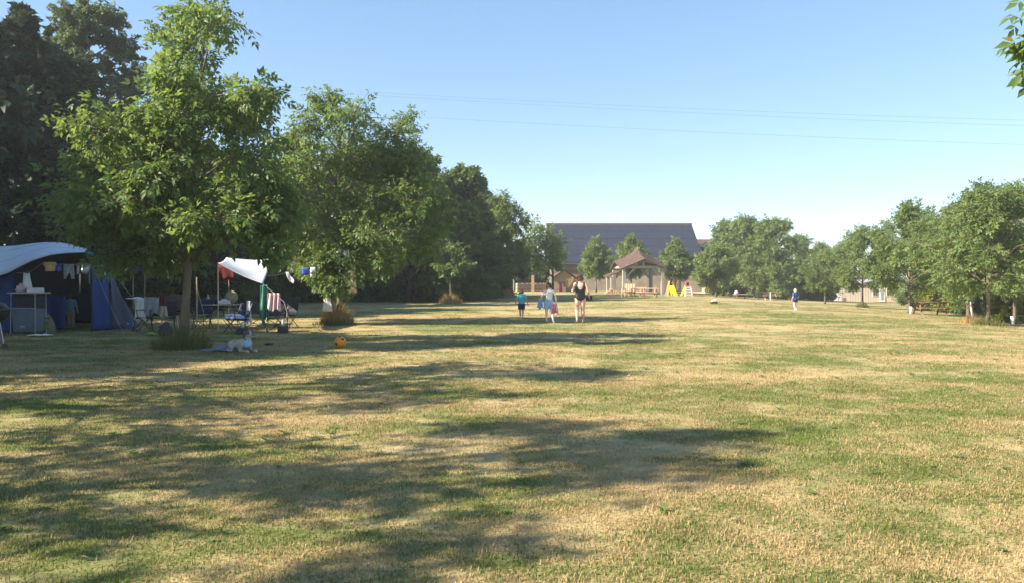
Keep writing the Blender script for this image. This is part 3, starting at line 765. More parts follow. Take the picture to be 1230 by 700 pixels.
# ------------------------------------------------------------------ plain materials
M.update(
    panel=mat("solar panel", (0.024, 0.029, 0.048), (0.018, 0.022, 0.038), 1.5, 0.4, 0, 0.5),
    panelframe=mat("panel frame", (0.055, 0.06, 0.08), None, 4, 0.4, 0, 0.5),
    rooftile=mat("roof tile", (0.26, 0.13, 0.09), (0.16, 0.09, 0.07), 3, 0.85, 0.3),
    browntile=mat("brown tile", (0.115, 0.076, 0.06), (0.075, 0.054, 0.045), 2.2, 0.85, 0.5, 0.2, (1, 1, 3)),
    barnwall=mat("barn wall", (0.31, 0.26, 0.21), (0.22, 0.185, 0.16), 1.2, 0.9, 0.5),
    stone=mat("pale stone", (0.42, 0.34, 0.25), (0.28, 0.22, 0.16), 3.0, 0.9, 0.8),
    tanwood=mat("tan timber", (0.42, 0.29, 0.18), (0.30, 0.20, 0.12), 2.5, 0.8, 0.3, 0.2, (1, 1, 4)),
    greywood=mat("weathered grey timber", (0.36, 0.33, 0.29), (0.26, 0.24, 0.21), 2.5, 0.85, 0.4, 0.2, (4, 4, .6)),
    tablewood=mat("orange brown timber", (0.58, 0.38, 0.24), (0.44, 0.28, 0.17), 4, 0.75, 0.2, 0.25, (.6, 5, 5)),
    darkwood=mat("brown timber", (0.27, 0.17, 0.10), (0.18, 0.11, 0.07), 4, 0.8, 0.2, 0.25, (.6, 5, 5)),
    cabin=mat("pinkish larch board", (0.58, 0.50, 0.43), (0.48, 0.41, 0.35), 1.2, 0.8, 0.2, 0.2, (2, 2, .4)),
    white=mat("white paint", (0.80, 0.80, 0.78), (0.72, 0.72, 0.71), 3, 0.5),
    glass=mat("window glass", (0.05, 0.07, 0.08), None, 2, 0.08, 0, 0.6),
    grey=mat("grey sheet", (0.35, 0.35, 0.36), None, 2, 0.6),
    black=mat("black metal", (0.02, 0.02, 0.022), (0.03, 0.03, 0.032), 8, 0.35, 0, 0.5),
    steel=mat("steel", (0.55, 0.56, 0.58), None, 8, 0.3, 0, 0.5, metal=0.8),
    canopy=mat("pale grey tent canopy", (0.78, 0.83, 0.92), (0.70, 0.76, 0.86), 1.2, 0.6, 0.15, 0.3, transl=0.25),
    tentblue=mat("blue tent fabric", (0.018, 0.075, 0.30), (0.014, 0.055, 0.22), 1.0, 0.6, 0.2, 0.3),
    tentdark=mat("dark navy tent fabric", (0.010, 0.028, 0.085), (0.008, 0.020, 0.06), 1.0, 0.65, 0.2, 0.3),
    tentgrey=mat("slate blue tent fabric", (0.055, 0.085, 0.15), (0.04, 0.06, 0.11), 1.0, 0.65, 0.2),
    tarp=mat("white tarpaulin", (0.66, 0.70, 0.76), (0.60, 0.64, 0.70), 1.5, 0.5, 0.2, 0.4, transl=0.2),
    greytarp=mat("grey tarpaulin", (0.40, 0.44, 0.46), None, 1.5, 0.6, 0.2, transl=0.15),
    turq=mat("turquoise fabric", (0.04, 0.32, 0.42), None, 5, 0.7),
    stand=mat("grey cupboard fabric", (0.16, 0.19, 0.25), (0.12, 0.14, 0.19), 3, 0.7, 0.2),
    olivebag=mat("olive canvas", (0.20, 0.19, 0.12), (0.13, 0.125, 0.08), 6, 0.85, 0.3),
    navy=mat("navy fabric", (0.02, 0.035, 0.10), None, 6, 0.8),
    royal=mat("royal blue fabric", (0.05, 0.10, 0.42), (0.035, 0.08, 0.33), 9, 0.8),
    lightblue=mat("light blue cloth", (0.36, 0.50, 0.78), (0.28, 0.41, 0.68), 9, 0.8),
    teal=mat("aqua cloth", (0.10, 0.50, 0.56), (0.08, 0.42, 0.48), 9, 0.8),
    seagreen=mat("sea green towel", (0.09, 0.26, 0.21), (0.06, 0.20, 0.16), 9, 0.9, 0.3),
    red=mat("red cloth", (0.13, 0.016, 0.018), (0.10, 0.012, 0.014), 9, 0.8),
    floral=mat("pink patterned cloth", (0.62, 0.30, 0.33), (0.72, 0.62, 0.58), 16, 0.9),
    stripe=mat("red white and navy towel", (0.62, 0.10, 0.14), (0.75, 0.66, 0.68), 11, 0.9),
    whitecloth=mat("white cloth", (0.76, 0.75, 0.76), (0.66, 0.65, 0.68), 8, 0.9),
    beige=mat("beige cloth", (0.52, 0.44, 0.36), None, 8, 0.9),
    yellowcloth=mat("yellow cloth", (0.62, 0.47, 0.20), (0.50, 0.36, 0.16), 9, 0.9),
    greycloth=mat("grey cloth", (0.30, 0.33, 0.37), (0.23, 0.25, 0.29), 9, 0.9),
    darkcloth=mat("dark grey cloth", (0.055, 0.06, 0.07), None, 9, 0.9),
    blanket=mat("blue grey blanket", (0.21, 0.25, 0.33), (0.16, 0.19, 0.26), 7, 0.95, 0.4),
    limegreen=mat("lime green fabric", (0.35, 0.55, 0.13), None, 8, 0.8),
    straww=mat("straw wicker", (0.40, 0.36, 0.24), None, 20, 0.9, 0.4),
    orange=mat("orange ball rubber", (0.85, 0.33, 0.02), (0.75, 0.27, 0.02), 3, 0.4, 0.1, 0.4),
    skin=mat("tan skin", (0.66, 0.43, 0.33), (0.60, 0.37, 0.28), 5, 0.55, 0, 0.35),  # plain tan skin tone, slightly mottled
    skinp=mat("pale skin", (0.84, 0.66, 0.57), (0.78, 0.60, 0.51), 5, 0.55, 0, 0.35),
    swim=mat("black swimsuit", (0.016, 0.018, 0.022), None, 8, 0.5, 0, 0.4),
    hairb=mat("dark brown hair", (0.035, 0.024, 0.018), (0.055, 0.036, 0.025), 30, 0.6, 0.4, 0.4, (1, 1, .2)),
    hairm=mat("brown hair", (0.13, 0.075, 0.045), (0.09, 0.05, 0.03), 30, 0.6, 0.4, 0.4, (1, 1, .2)),
    hairf=mat("fair hair", (0.62, 0.50, 0.32), (0.50, 0.39, 0.24), 30, 0.6, 0.4, 0.4, (1, 1, .2)),
    fur=mat("cream and grey fur", (0.56, 0.49, 0.42), (0.33, 0.29, 0.26), 6, 0.95, 0.8, 0.1),
    furd=mat("dark grey fur", (0.10, 0.09, 0.085), (0.16, 0.145, 0.13), 10, 0.95, 0.8, 0.1),
    slidey=mat("yellow slide plastic", (0.80, 0.76, 0.02), None, 3, 0.35, 0, 0.5),
    pinkwood=mat("pinkish slide side", (0.75, 0.52, 0.42), None, 4, 0.6),
    slider=mat("red slide rail", (0.62, 0.16, 0.11), None, 4, 0.5),
    purple=mat("dark purple plastic", (0.05, 0.03, 0.09), None, 4, 0.5),
    wire=mat("weathered wire", (0.26, 0.29, 0.34), None, 4, 0.6),
    rope=mat("pale rope", (0.55, 0.52, 0.45), None, 20, 0.9),
    ropegreen=mat("yellow green rope", (0.42, 0.48, 0.12), None, 20, 0.9),
    polewood=mat("tan pole", (0.42, 0.34, 0.24), None, 8, 0.7),
)

# ------------------------------------------------------------------ barn with a roof of solar panels
def build_barn():
    x0, x1, yf, yr, ze, zr = 4.6, 23.7, 95.0, 102.2, 3.35, 8.55
    t = thing("barn", "long barn with a dark roof covered in solar panels", "barn", ((x0 + x1) / 2, yf, 0))
    yb = yr + (yr - yf)
    w = MB().add([(x0 + .3, yf + .35, -.2), (x1 - .3, yf + .35, -.2), (x1 - .3, yf + .35, ze - .02), (x0 + .3, yf + .35, ze - .02),
                  (x0 + .3, yb, -.2), (x1 - .3, yb, -.2), (x1 - .3, yb, ze - .02), (x0 + .3, yb, ze - .02), (x0 + .3, yr, zr - .25), (x1 - .3, yr, zr - .25)],
                 [(0, 1, 2, 3), (5, 4, 7, 6), (4, 0, 3, 8, 7), (1, 5, 6, 9, 2)])
    w.build("wall", M['barnwall'], t, True)
    n = Vector((0, -(zr - ze), (yr - yf))).normalized()
    sl = Vector((0, yr - yf, zr - ze)); L = sl.length; sl.normalize()
    r = MB()
    for sgn in (1, -1):
        a = Vector((x0, yr, zr)); e = Vector((x0, yf - .15 if sgn > 0 else yb + .15, ze - .1))
        r.prism([a, e, e + Vector((0, 0, -.16)), a + Vector((0, 0, -.16))], (x1 - x0, 0, 0))
    rf = r.build("roof", M['panelframe'], t, True)
    MB().box(((x0 + x1) / 2, yr, zr + .08), (x1 - x0 + .1, .36, .20)).build("ridge_cap", M['rooftile'], t, True)
    MB().box(((x0 + x1) / 2, yf - .22, ze - .16), (x1 - x0, .12, .12)).build("gutter", M['panelframe'], t, True)
    rows, cols = 5, 19
    pw, ph = (x1 - x0) / cols, L / rows
    first = None
    R = Matrix((Vector((1, 0, 0)), sl, n)).transposed()
    for j in range(rows):
        for i in range(cols):
            c = Vector((x0 + (i + .5) * pw, yf, ze)) + sl * ((j + .5) * ph) + n * .07 - t.location
            if first is None:
                mb = MB().box((0, 0, 0), (pw - .006, ph - .05, .05), R); first = mb.build("solar_panel", M['panel'], t); o = first
            else:
                o = first.copy(); COL.objects.link(o); o.parent = t
            o.location = c + n * random.uniform(-.006, .006)
    # plank doors in the shaded front
    for xd in (7.2, 19.6):
        d = MB().box((xd, yf + .30, 1.25), (1.9, .1, 2.5)).build("door", M['darkwood'], t, True)
build_barn()

def build_house():
    t = thing("farmhouse", "house with a brown roof just showing behind the barn's right end", "house", (31.5, 114, 0))
    w = MB().add([(28, 112, -1), (36, 112, -1), (36, 112, 4.8), (28, 112, 4.8), (28, 120, -1), (36, 120, -1), (36, 120, 4.8), (28, 120, 4.8), (28, 116, 7.0), (36, 116, 7.0)],
                 [(0, 1, 2, 3), (5, 4, 7, 6), (4, 0, 3, 8, 7), (1, 5, 6, 9, 2)])
    w.build("wall", M['stone'], t, True)
    r = MB()
    for e in (111.7, 120.3):
        r.prism([(27.7, 116, 7.25), (27.7, e, 4.8), (27.7, e, 4.62), (27.7, 116, 7.05)], (8.6, 0, 0))
    r.build("roof", M['browntile'], t, True)
build_house()

def build_shed():
    d = 86.0
    c = gp(678, d); w, he, ha, dep = 2.5, 1.45, 2.35, 2.6
    t = thing("garden_shed", "small sunlit gabled wooden shed with a braced door near the woman", "shed", c, 0.12)
    h = w / 2
    MB().add([(-h, 0, 0), (h, 0, 0), (h, 0, he), (0, 0, ha), (-h, 0, he), (-h, dep, 0), (h, dep, 0), (h, dep, he), (0, dep, ha), (-h, dep, he)],
             [(0, 1, 2, 3, 4), (9, 8, 7, 6, 5), (0, 4, 9, 5), (1, 6, 7, 2)]).build("wall", M['tanwood'], t)
    for k in range(8):                      # lap boards of the gable front, the lower ones coloured paler as sunlit stone
        z = .16 + k * .27; ww = w if z < he else w * max(.12, (ha - z - .1) / (ha - he))
        MB().box((0, -.03, z), (ww - .02, .045, .24)).build("board", M['stone'] if k < 5 else M['tanwood'], t)
    for sgn in (-1, 1):
        MB().prism([(0, -.25, ha + .1), (sgn * (h + .22), -.25, he - .06), (sgn * (h + .22), -.25, he + .02), (0, -.25, ha + .2)], (0, dep + .45, 0)).build("roof", M['browntile'], t)
    dr = MB().box((.62, -.09, .72), (.95, .05, 1.35)).build("door", M['tanwood'], t)
    b = MB().bar((.2, -.13, .15), (1.05, -.13, 1.3), .09, .04).bar((.17, -.135, .08), (.17, -.135, 1.38), .08, .04).bar((1.07, -.135, .08), (1.07, -.135, 1.38), .08, .04)
    b.build("brace", M['darkwood'], dr)
    MB().box((-.02, -.08, .85), (.28, .05, .5)).build("window", M['glass'], t)
    tb = MB().box((0, 0, .5), (.34, .12, 1.0), None, .75).build("red_board", M['red']); tb.location = gp(673.5, d - .4)
    tag(tb, "small red board leaning on the gabled shed's front", "board")
build_shed()

def build_low_wall():
    a, b = gp(620, 86), gp(654, 88)
    t = thing("stone_wall", "low pale stone wall glimpsed under the orchard trees at the hedge end", "wall", (a + b) / 2)
    dirv = (b - a).normalized(); L = (b - a).length
    rg = random.Random(3); first = None
    for r_ in range(3):
        x = -L / 2; z = .16 + r_ * .31
        while x < L / 2:
            w = rg.uniform(.4, .75)
            mb = MB().box((0, 0, 0), (w - .03, .4, .28), None, .94)
            o = mb.build("stone", M['stone'], t, bevel=0.03); o.location = dirv * (x + w / 2) + Vector((0, rg.uniform(-.03, .03), z)); o.rotation_euler.z = math.atan2(dirv.y, dirv.x)
            x += w
    for px, w, h, m, lb in ((617, .14, 1.2, 'greywood', "pale grey post before the low stone wall"), (640, .3, 1.7, 'tanwood', "tan wooden post rising over the low stone wall"), (662, .26, 2.3, 'greywood', "pale gate post left of the gabled shed")):
        o = MB().box((0, 0, h / 2), (w, w, h)).lathe([(w * .45, h), (w * .6, h + .04), (.01, h + .12)], sides=8).build("post", M[m]); o.location = gp(px, 85)
        tag(o, lb, "post")
build_low_wall()

# ------------------------------------------------------------------ open pavilion
def build_pavilion():
    d = 78.0; c = gp(766, d + 2)
    t = thing("pavilion", "open timber pavilion with a steep pointed tile roof", "pavilion", c, 0.12)
    hw = 2.0; He = 2.72; Za = 4.62; ov = .36
    R = hw + ov
    e = []
    pts = [(-R, -R, He - .25), (0, -R - .15, He + .75), (R, -R, He - .25), (R + .15, 0, He + .55), (R, R, He - .25), (0, R + .15, He + .75), (-R, R, He - .25), (-R - .15, 0, He + .55)]
    apex = (0, 0, Za)
    # slopes with a slight bell-cast kick: two rings between eave and apex
    mb = MB(); rings = []
    for k, (f, dz) in enumerate(((1.0, 0), (.62, -.16), (.28, -.16))):
        ring = []
        for p in pts:
            q = Vector(p).lerp(Vector(apex), 1 - f); q.z += dz; ring.append(q)
        rings.append(ring)
    vs = [v for r_ in rings for v in r_] + [Vector(apex)]
    fs = []
    for k in range(2):
        for i in range(8): fs.append((k * 8 + i, k * 8 + (i + 1) % 8, (k + 1) * 8 + (i + 1) % 8, (k + 1) * 8 + i))
    for i in range(8): fs.append((16 + i, 16 + (i + 1) % 8, 24))
    mb.add(vs, fs).build("roof", M['browntile'], t, solid=.12)
    MB().lathe([(.16, 0), (.13, .12), (.07, .25), (.01, .42)], (0, 0, Za - .12), 8).build("finial", M['rooftile'], t)
    for sx, sy in ((-1, -1), (1, -1), (1, 1), (-1, 1)):
        MB().box((sx * hw, sy * hw, He / 2 - .05), (.30, .30, He)).build("post", M['greywood'], t)
    for sy in (-1, 1):
        MB().box((0, sy * hw, He - .02), (2 * hw - .32, .22, .24)).build("beam", M['greywood'], t)
    for sx in (-1, 1):
        MB().box((sx * hw, 0, He - .02), (.22, 2 * hw - .32, .24)).build("beam", M['greywood'], t)
    for sy in (-1, 1):
        for sx in (-1, 1):
            MB().bar((sx * (hw - .16), sy * hw, He - 1.15), (sx * (hw - 1.05), sy * hw, He - .16), .16).build("brace", M['greywood'], t)
            MB().bar((sx * (hw - .2), sy * (hw + .02), He + .12), (sx * .1, sy * (hw + .08), He + .60), .13).build("rafter", M['greywood'], t)
        MB().box((0, sy * (hw + .02), He + .32), (.16, .16, .42)).build("king_post", M['greywood'], t)
    # lean-to wing on the left
    MB().prism([(-R + .35, -1.1, He - .50), (-R - .95, -1.1, He - .98), (-R - .95, -1.1, He - .86), (-R + .35, -1.1, He - .38)], (0, 2.4, 0)).build("side_roof", M['browntile'], t)
    for y in (-.95, .8): MB().box((-R - .6, y, .84), (.26, .26, 1.8)).build("post", M['greywood'], t)
build_pavilion()

def picnic_table(label, loc, rz, L, m, group="wooden picnic tables"):
    t = thing("picnic_table", label, "picnic table", loc, rz, group)
    for i in range(4): MB().box((0, -.27 + i * .18, .735), (L, .165, .045)).build("top_plank", M[m], t)
    for s in (-1, 1):
        for k in (0, 1): MB().box((0, s * (.62 + .16 * k), .43), (L, .145, .045)).build("bench_plank", M[m], t)
    for x in (-L * .34, L * .34):
        for s in (-1, 1): MB().bar((x, s * .68, 0), (x, s * .20, .71), .05, .11).build("leg", M[m], t)
        MB().box((x + .055, 0, .38), (.045, 1.5, .10)).build("seat_support", M[m], t)
        MB().box((x + .055, 0, .68), (.045, .70, .07)).build("top_support", M[m], t)
    return t
picnic_table("sunlit picnic table nearest the viewer before the pavilion", gp(779, 63.5), -.35, 1.7, 'tablewood')
picnic_table("picnic table close behind another one before the pavilion", gp(765, 68.5), -.30, 1.8, 'tablewood')
picnic_table("brown picnic table on the right under the orchard trees", gp(1117, 45), -.12, 1.95, 'darkwood')
picnic_table("brown picnic table by the white post at the lawn's far edge", gp(922, 78), .25, 1.9, 'tablewood')

def bench():
    t = thing("garden_bench", "wooden bench with a tall back by the pavilion's left post", "bench", gp(754.5, 67), -.9)
    for i in range(3): MB().box((0, -.14 + i * .15, .43), (1.2, .13, .04)).build("seat_plank", M['tablewood'], t)
    for i in range(4): MB().box((-.45 + .3 * i, .24, .75), (.2, .04, .6)).build("back_plank", M['tablewood'], t)
    for x in (-.55, .55):
        MB().box((x, .22, .52), (.07, .07, 1.04)).build("leg", M['tablewood'], t); MB().box((x, -.2, .32), (.07, .07, .64)).build("leg", M['tablewood'], t)
        MB().box((x, 0, .66), (.08, .5, .04)).build("armrest", M['tablewood'], t)
bench()

def low_table():
    t = thing("low_table", "pale low platform table under the trees right of the barn", "table", gp(890, 74), .1)
    MB().box((0, 0, .42), (1.25, .8, .07)).build("tabletop", M['greywood'], t)
    for x in (-.5, .5):
        for y in (-.3, .3): MB().box((x, y, .19), (.08, .08, .38)).build("leg", M['darkwood'], t)
    b = thing("bag", "small white bag lying on the pale low platform table", "bag", gp(884.5, 74) + Vector((0, 0, .455)))
    MB().ball((0, 0, .13), (.2, .14, .13)).build("sack", M['whitecloth'], b, smooth=True); MB().tube([(-.08, 0, .24), (0, 0, .32), (.08, 0, .24)], .012, 5).build("handle", M['whitecloth'], b)
low_table()
o = MB().lathe([(.05, 0), (.05, .75), (.035, .8)], sides=8).build("post", M['white']); o.location = gp(925.5, 73); tag(o, "thin white post before the brown picnic table far away", "post")

def log_pile():
    c = gp(734.5, 76)
    t = thing("log_pile", "pile of short logs with reddish ends left of the pavilion", "log pile", c)
    rg = random.Random(5)
    for r_, n in enumerate((7, 5, 2)):
        for i in range(n):
            ra = rg.uniform(.075, .10)
            o = MB().tube([(0, -.25, 0), (0, .25, 0)], ra, 9).build("log", M['tablewood'], t)
            o.location = ((i - (n - 1) / 2) * .19, rg.uniform(-.05, .05), .09 + r_ * .165)
log_pile()

def slide(label, px, d, rz, front):
    t = thing("slide", label, "slide", gp(px, d), rz, "children's slides beside the pavilion")
    H = 1.35
    if front:    # chute towards the viewer
        MB().prism([(-.22, -1.05, .02), (-.22, -.95, .02), (-.22, -.02, H - .42), (-.22, -.10, H - .42)], (.44, 0, 0)).build("chute", M['slidey'], t)
        for s in (-1, 1): MB().prism([(s * .25 - .02, -1.08, .0), (s * .25 - .02, -.0, H - .5), (s * .25 - .02, -.0, H - .3), (s * .25 - .02, -1.05, .16)], (.04, 0, 0)).build("side_rail", M['slidey'], t)
        MB().prism([(-.62, -.12, 0), (-.30, -.12, 0), (-.10, -.05, H), (-.20, -.05, H)], (0, .05, 0)).build("side_panel", M['pinkwood'], t)
        MB().bar((-.32, -.16, 0), (-.12, -.06, H + .02), .07).build("leg", M['slidey'], t)
        MB().bar((.3, .1, 0), (.14, 0, H - .1), .06).build("leg", M['slidey'], t)
        MB().box((0, .02, H - .22), (.26, .08, .48)).build("back_panel", M['purple'], t)
    else:        # ladder towards the viewer
        for s in (-1, 1):
            MB().bar((s * .34, -.2, 0), (s * .24, 0, H - .45), .10).build("rail", M['white'], t)
            MB().bar((s * .24, 0, H - .45), (s * .20, .04, H), .12).build("rail", M['slider'], t)
        for k in range(4):
            z = .14 + k * .22; MB().box((0, -.2 + .2 * z / .9, z), (.62 - .1 * z, .14, .09)).build("step", M['white'], t)
        MB().box((0, .1, H - .2), (.3, .05, .28)).build("back_panel", M['red'], t)
        MB().bar((-.62, .4, 0), (-.28, .06, H - .4), .07).build("leg", M['slidey'], t)
        MB().prism([(-.2, .1, H - .45), (-.2, .16, H - .45), (-.2, 1.4, .06), (-.2, 1.3, .02)], (.4, 0, 0)).build("chute", M['slidey'], t)
slide("yellow children's slide with its chute towards the viewer", 805.5, 74, .15, True)
slide("children's slide with white ladder and red top rails", 826.5, 75, 0.05, False)

def ride_on():
    t = thing("ride_on_toy", "small pale ride-on toy with dark wheels lying on the open lawn", "toy", gp(857.5, 50), .2)
    MB().box((0, 0, .17), (.36, .2, .10), None, .8).build("body", M['pinkwood'], t, bevel=.02)
    MB().box((.08, 0, .27), (.14, .16, .10), None, .7).build("seat", M['white'], t)
    for x in (-.13, .13):
        for y in (-.11, .11): MB().tube([(x, y - .02, .075), (x, y + .02, .075)], .075, 10).build("wheel", M['black'], t)
ride_on()

def cabin():
    t = thing("wooden_cabin", "low pinkish beige wooden cabin with a white door far off on the right", "cabin", gp(1040, 100), -.04)
    w, h, dep = 7.2, 2.35, 3.6
    MB().box((0, dep / 2 + .06, h / 2), (w - .05, dep, h)).build("wall", M['cabin'], t)
    n = 22; pw = w / n; first = None
    for i in range(n):
        x = -w / 2 + (i + .5) * pw
        hh = h + .0
        if first is None: first = o = MB().box((0, 0, hh / 2), (pw - .035, .05, hh)).build("board", M['cabin'], t)
        else: o = first.copy(); COL.objects.link(o); o.parent = t
        o.location = (x, random.uniform(-.015, .015), 0)
    MB().prism([(-w / 2 - .2, -.35, h - .02), (-w / 2 - .2, dep + .4, h - .02), (-w / 2 - .2, dep + .4, h + .1), (-w / 2 - .2, dep / 2, h + .45), (-w / 2 - .2, -.35, h + .1)], (w + .4, 0, 0)).build("roof", M['grey'], t)
    d = MB().box((2.05, -.06, 1.0), (.72, .06, 1.9)).build("door", M['white'], t)
    MB().box((2.05, -.10, 1.0), (.34, .03, 1.5)).build("pane", M['greycloth'], d)
    for x, ww in ((1.15, .62), (2.95, .75)):
        f = MB().box((x, -.06, 1.25), (ww, .06, 1.0)).build("window", M['white'], t)
        for s in (-1, 1): MB().box((x + s * ww * .24, -.10, 1.25), (ww * .38, .03, .84)).build("pane", M['glass'], f)
    c = thing("crate", "brown crate standing against the left part of the wooden cabin", "crate", gp(1014.5, 99), 0)
    for k in range(3): MB().box((0, 0, .08 + .15 * k), (.38, .32, .13)).build("board", M['darkwood'], c)
    b = thing("white_table", "small white table at the left end of the wooden cabin", "table", gp(1005.5, 99), 0)
    MB().box((0, 0, .62), (.75, .5, .1)).build("tabletop", M['white'], b)
    for x in (-.3, .3): MB().box((x, 0, .29), (.07, .4, .57)).build("leg", M['white'], b)
cabin()

def guard(label, px, d, h, lean=0.0, w=.10):
    o = MB().tube([(0, 0, 0), (lean * .5, 0, h * .5), (lean, 0, h)], w, 10).build("trunk_guard", M['white'], smooth=True)
    o.location = gp(px, d); tag(o, label, "trunk guard", "white guards round the orchard trunks")
guard("white guard round the trunk left of the picnic table", 1094, 44.8, .42, 0, .085)
guard("white leaning guard round the thin trunk at the right edge", 1217, 33.8, .36, -.06, .06)
guard("pale prop leaning against the orchard trunk beside the thick one", 1170, 36.2, .9, -.2, .05)

# ------------------------------------------------------------------ power lines
def cable(name, label, a, b, sag, r):
    a, b = Vector(a), Vector(b); pts = []
    for i in range(33):
        t = i / 32; p = a.lerp(b, t); p.z -= sag * 4 * t * (1 - t); pts.append(p)
    o = MB().tube(pts, r, 5).build(name, M['wire']); tag(o, label, "power line", "power lines across the sky"); return o
cable("power_line", "upper power line crossing the sky, higher of a close pair", at(330, 104, 62), at(1330, 147, 62), .35, .008)
cable("power_line", "upper power line crossing the sky, lower of a close pair", at(330, 107, 62), at(1330, 154, 62), .35, .008)
cable("power_line", "lowest power line crossing the sky alone", at(330, 130, 62), at(1330, 177, 62), .3, .0085)

# ------------------------------------------------------------------ people and the dog
def remeshed(mb, voxel, smooth=3):
    me = bpy.data.meshes.new("body"); me.from_pydata(mb.v, [], mb.f)
    bm = bmesh.new(); bm.from_mesh(me); bmesh.ops.recalc_face_normals(bm, faces=bm.faces); bm.to_mesh(me); bm.free()
    o = bpy.data.objects.new("body", me); COL.objects.link(o)
    md = o.modifiers.new("r", 'REMESH'); md.mode = 'VOXEL'; md.voxel_size = voxel
    ms = o.modifiers.new("s", 'SMOOTH'); ms.factor = .5; ms.iterations = smooth
    dg = bpy.context.evaluated_depsgraph_get(); dg.update()
    out = bpy.data.meshes.new_from_object(o.evaluated_get(dg))
    bpy.data.objects.remove(o); return out
def mesh_obj(name, me, m, parent):
    me.materials.clear(); me.materials.append(m)
    me.polygons.foreach_set('use_smooth', [True] * len(me.polygons))
    o = bpy.data.objects.new(name, me); COL.objects.link(o); o.parent = parent; return o
def verts_of(me):
    a = np.empty(len(me.vertices) * 3, np.float32); me.vertices.foreach_get('co', a)
    n = np.empty(len(me.vertices) * 3, np.float32); me.vertices.foreach_get('normal', n)
    return a.reshape(-1, 3), n.reshape(-1, 3)
def near_chain(P, chains):
    """index of the nearest bone chain for every vertex, distance divided by the bone's radius"""
    best = np.full(len(P), 1e9); idx = np.zeros(len(P), int)
    for k, (a, b, r) in enumerate(chains):
        a, b = np.array(a), np.array(b); ab = b - a
        t = np.clip(((P - a) @ ab) / (ab @ ab), 0, 1); d = np.linalg.norm(P - (a + t[:, None] * ab), axis=1) / r
        m_ = d < best; best[m_] = d[m_]; idx[m_] = k
    return idx
def skin_patch(name, me, mask, off, m, parent, thick=.006, flare=None):
    """garment that follows the body: the faces under mask pushed out along their normals"""
    P, N = verts_of(me)
    o_ = off if not callable(off) else off(P)[:, None]
    Q = P + N * o_
    fs = [tuple(p.vertices) for p in me.polygons if all(mask[v] for v in p.vertices)]
    if not fs: return None
    used = sorted({v for f in fs for v in f}); mp = {v: i for i, v in enumerate(used)}
    g = bpy.data.meshes.new(name); g.from_pydata([tuple(Q[v]) for v in used], [], [tuple(mp[v] for v in f) for f in fs])
    g.materials.append(m); g.polygons.foreach_set('use_smooth', [True] * len(g.polygons))
    o = bpy.data.objects.new(name, g); COL.objects.link(o); o.parent = parent
    md = o.modifiers.new("thickness", 'SOLIDIFY'); md.thickness = thick; md.offset = 1
    return o

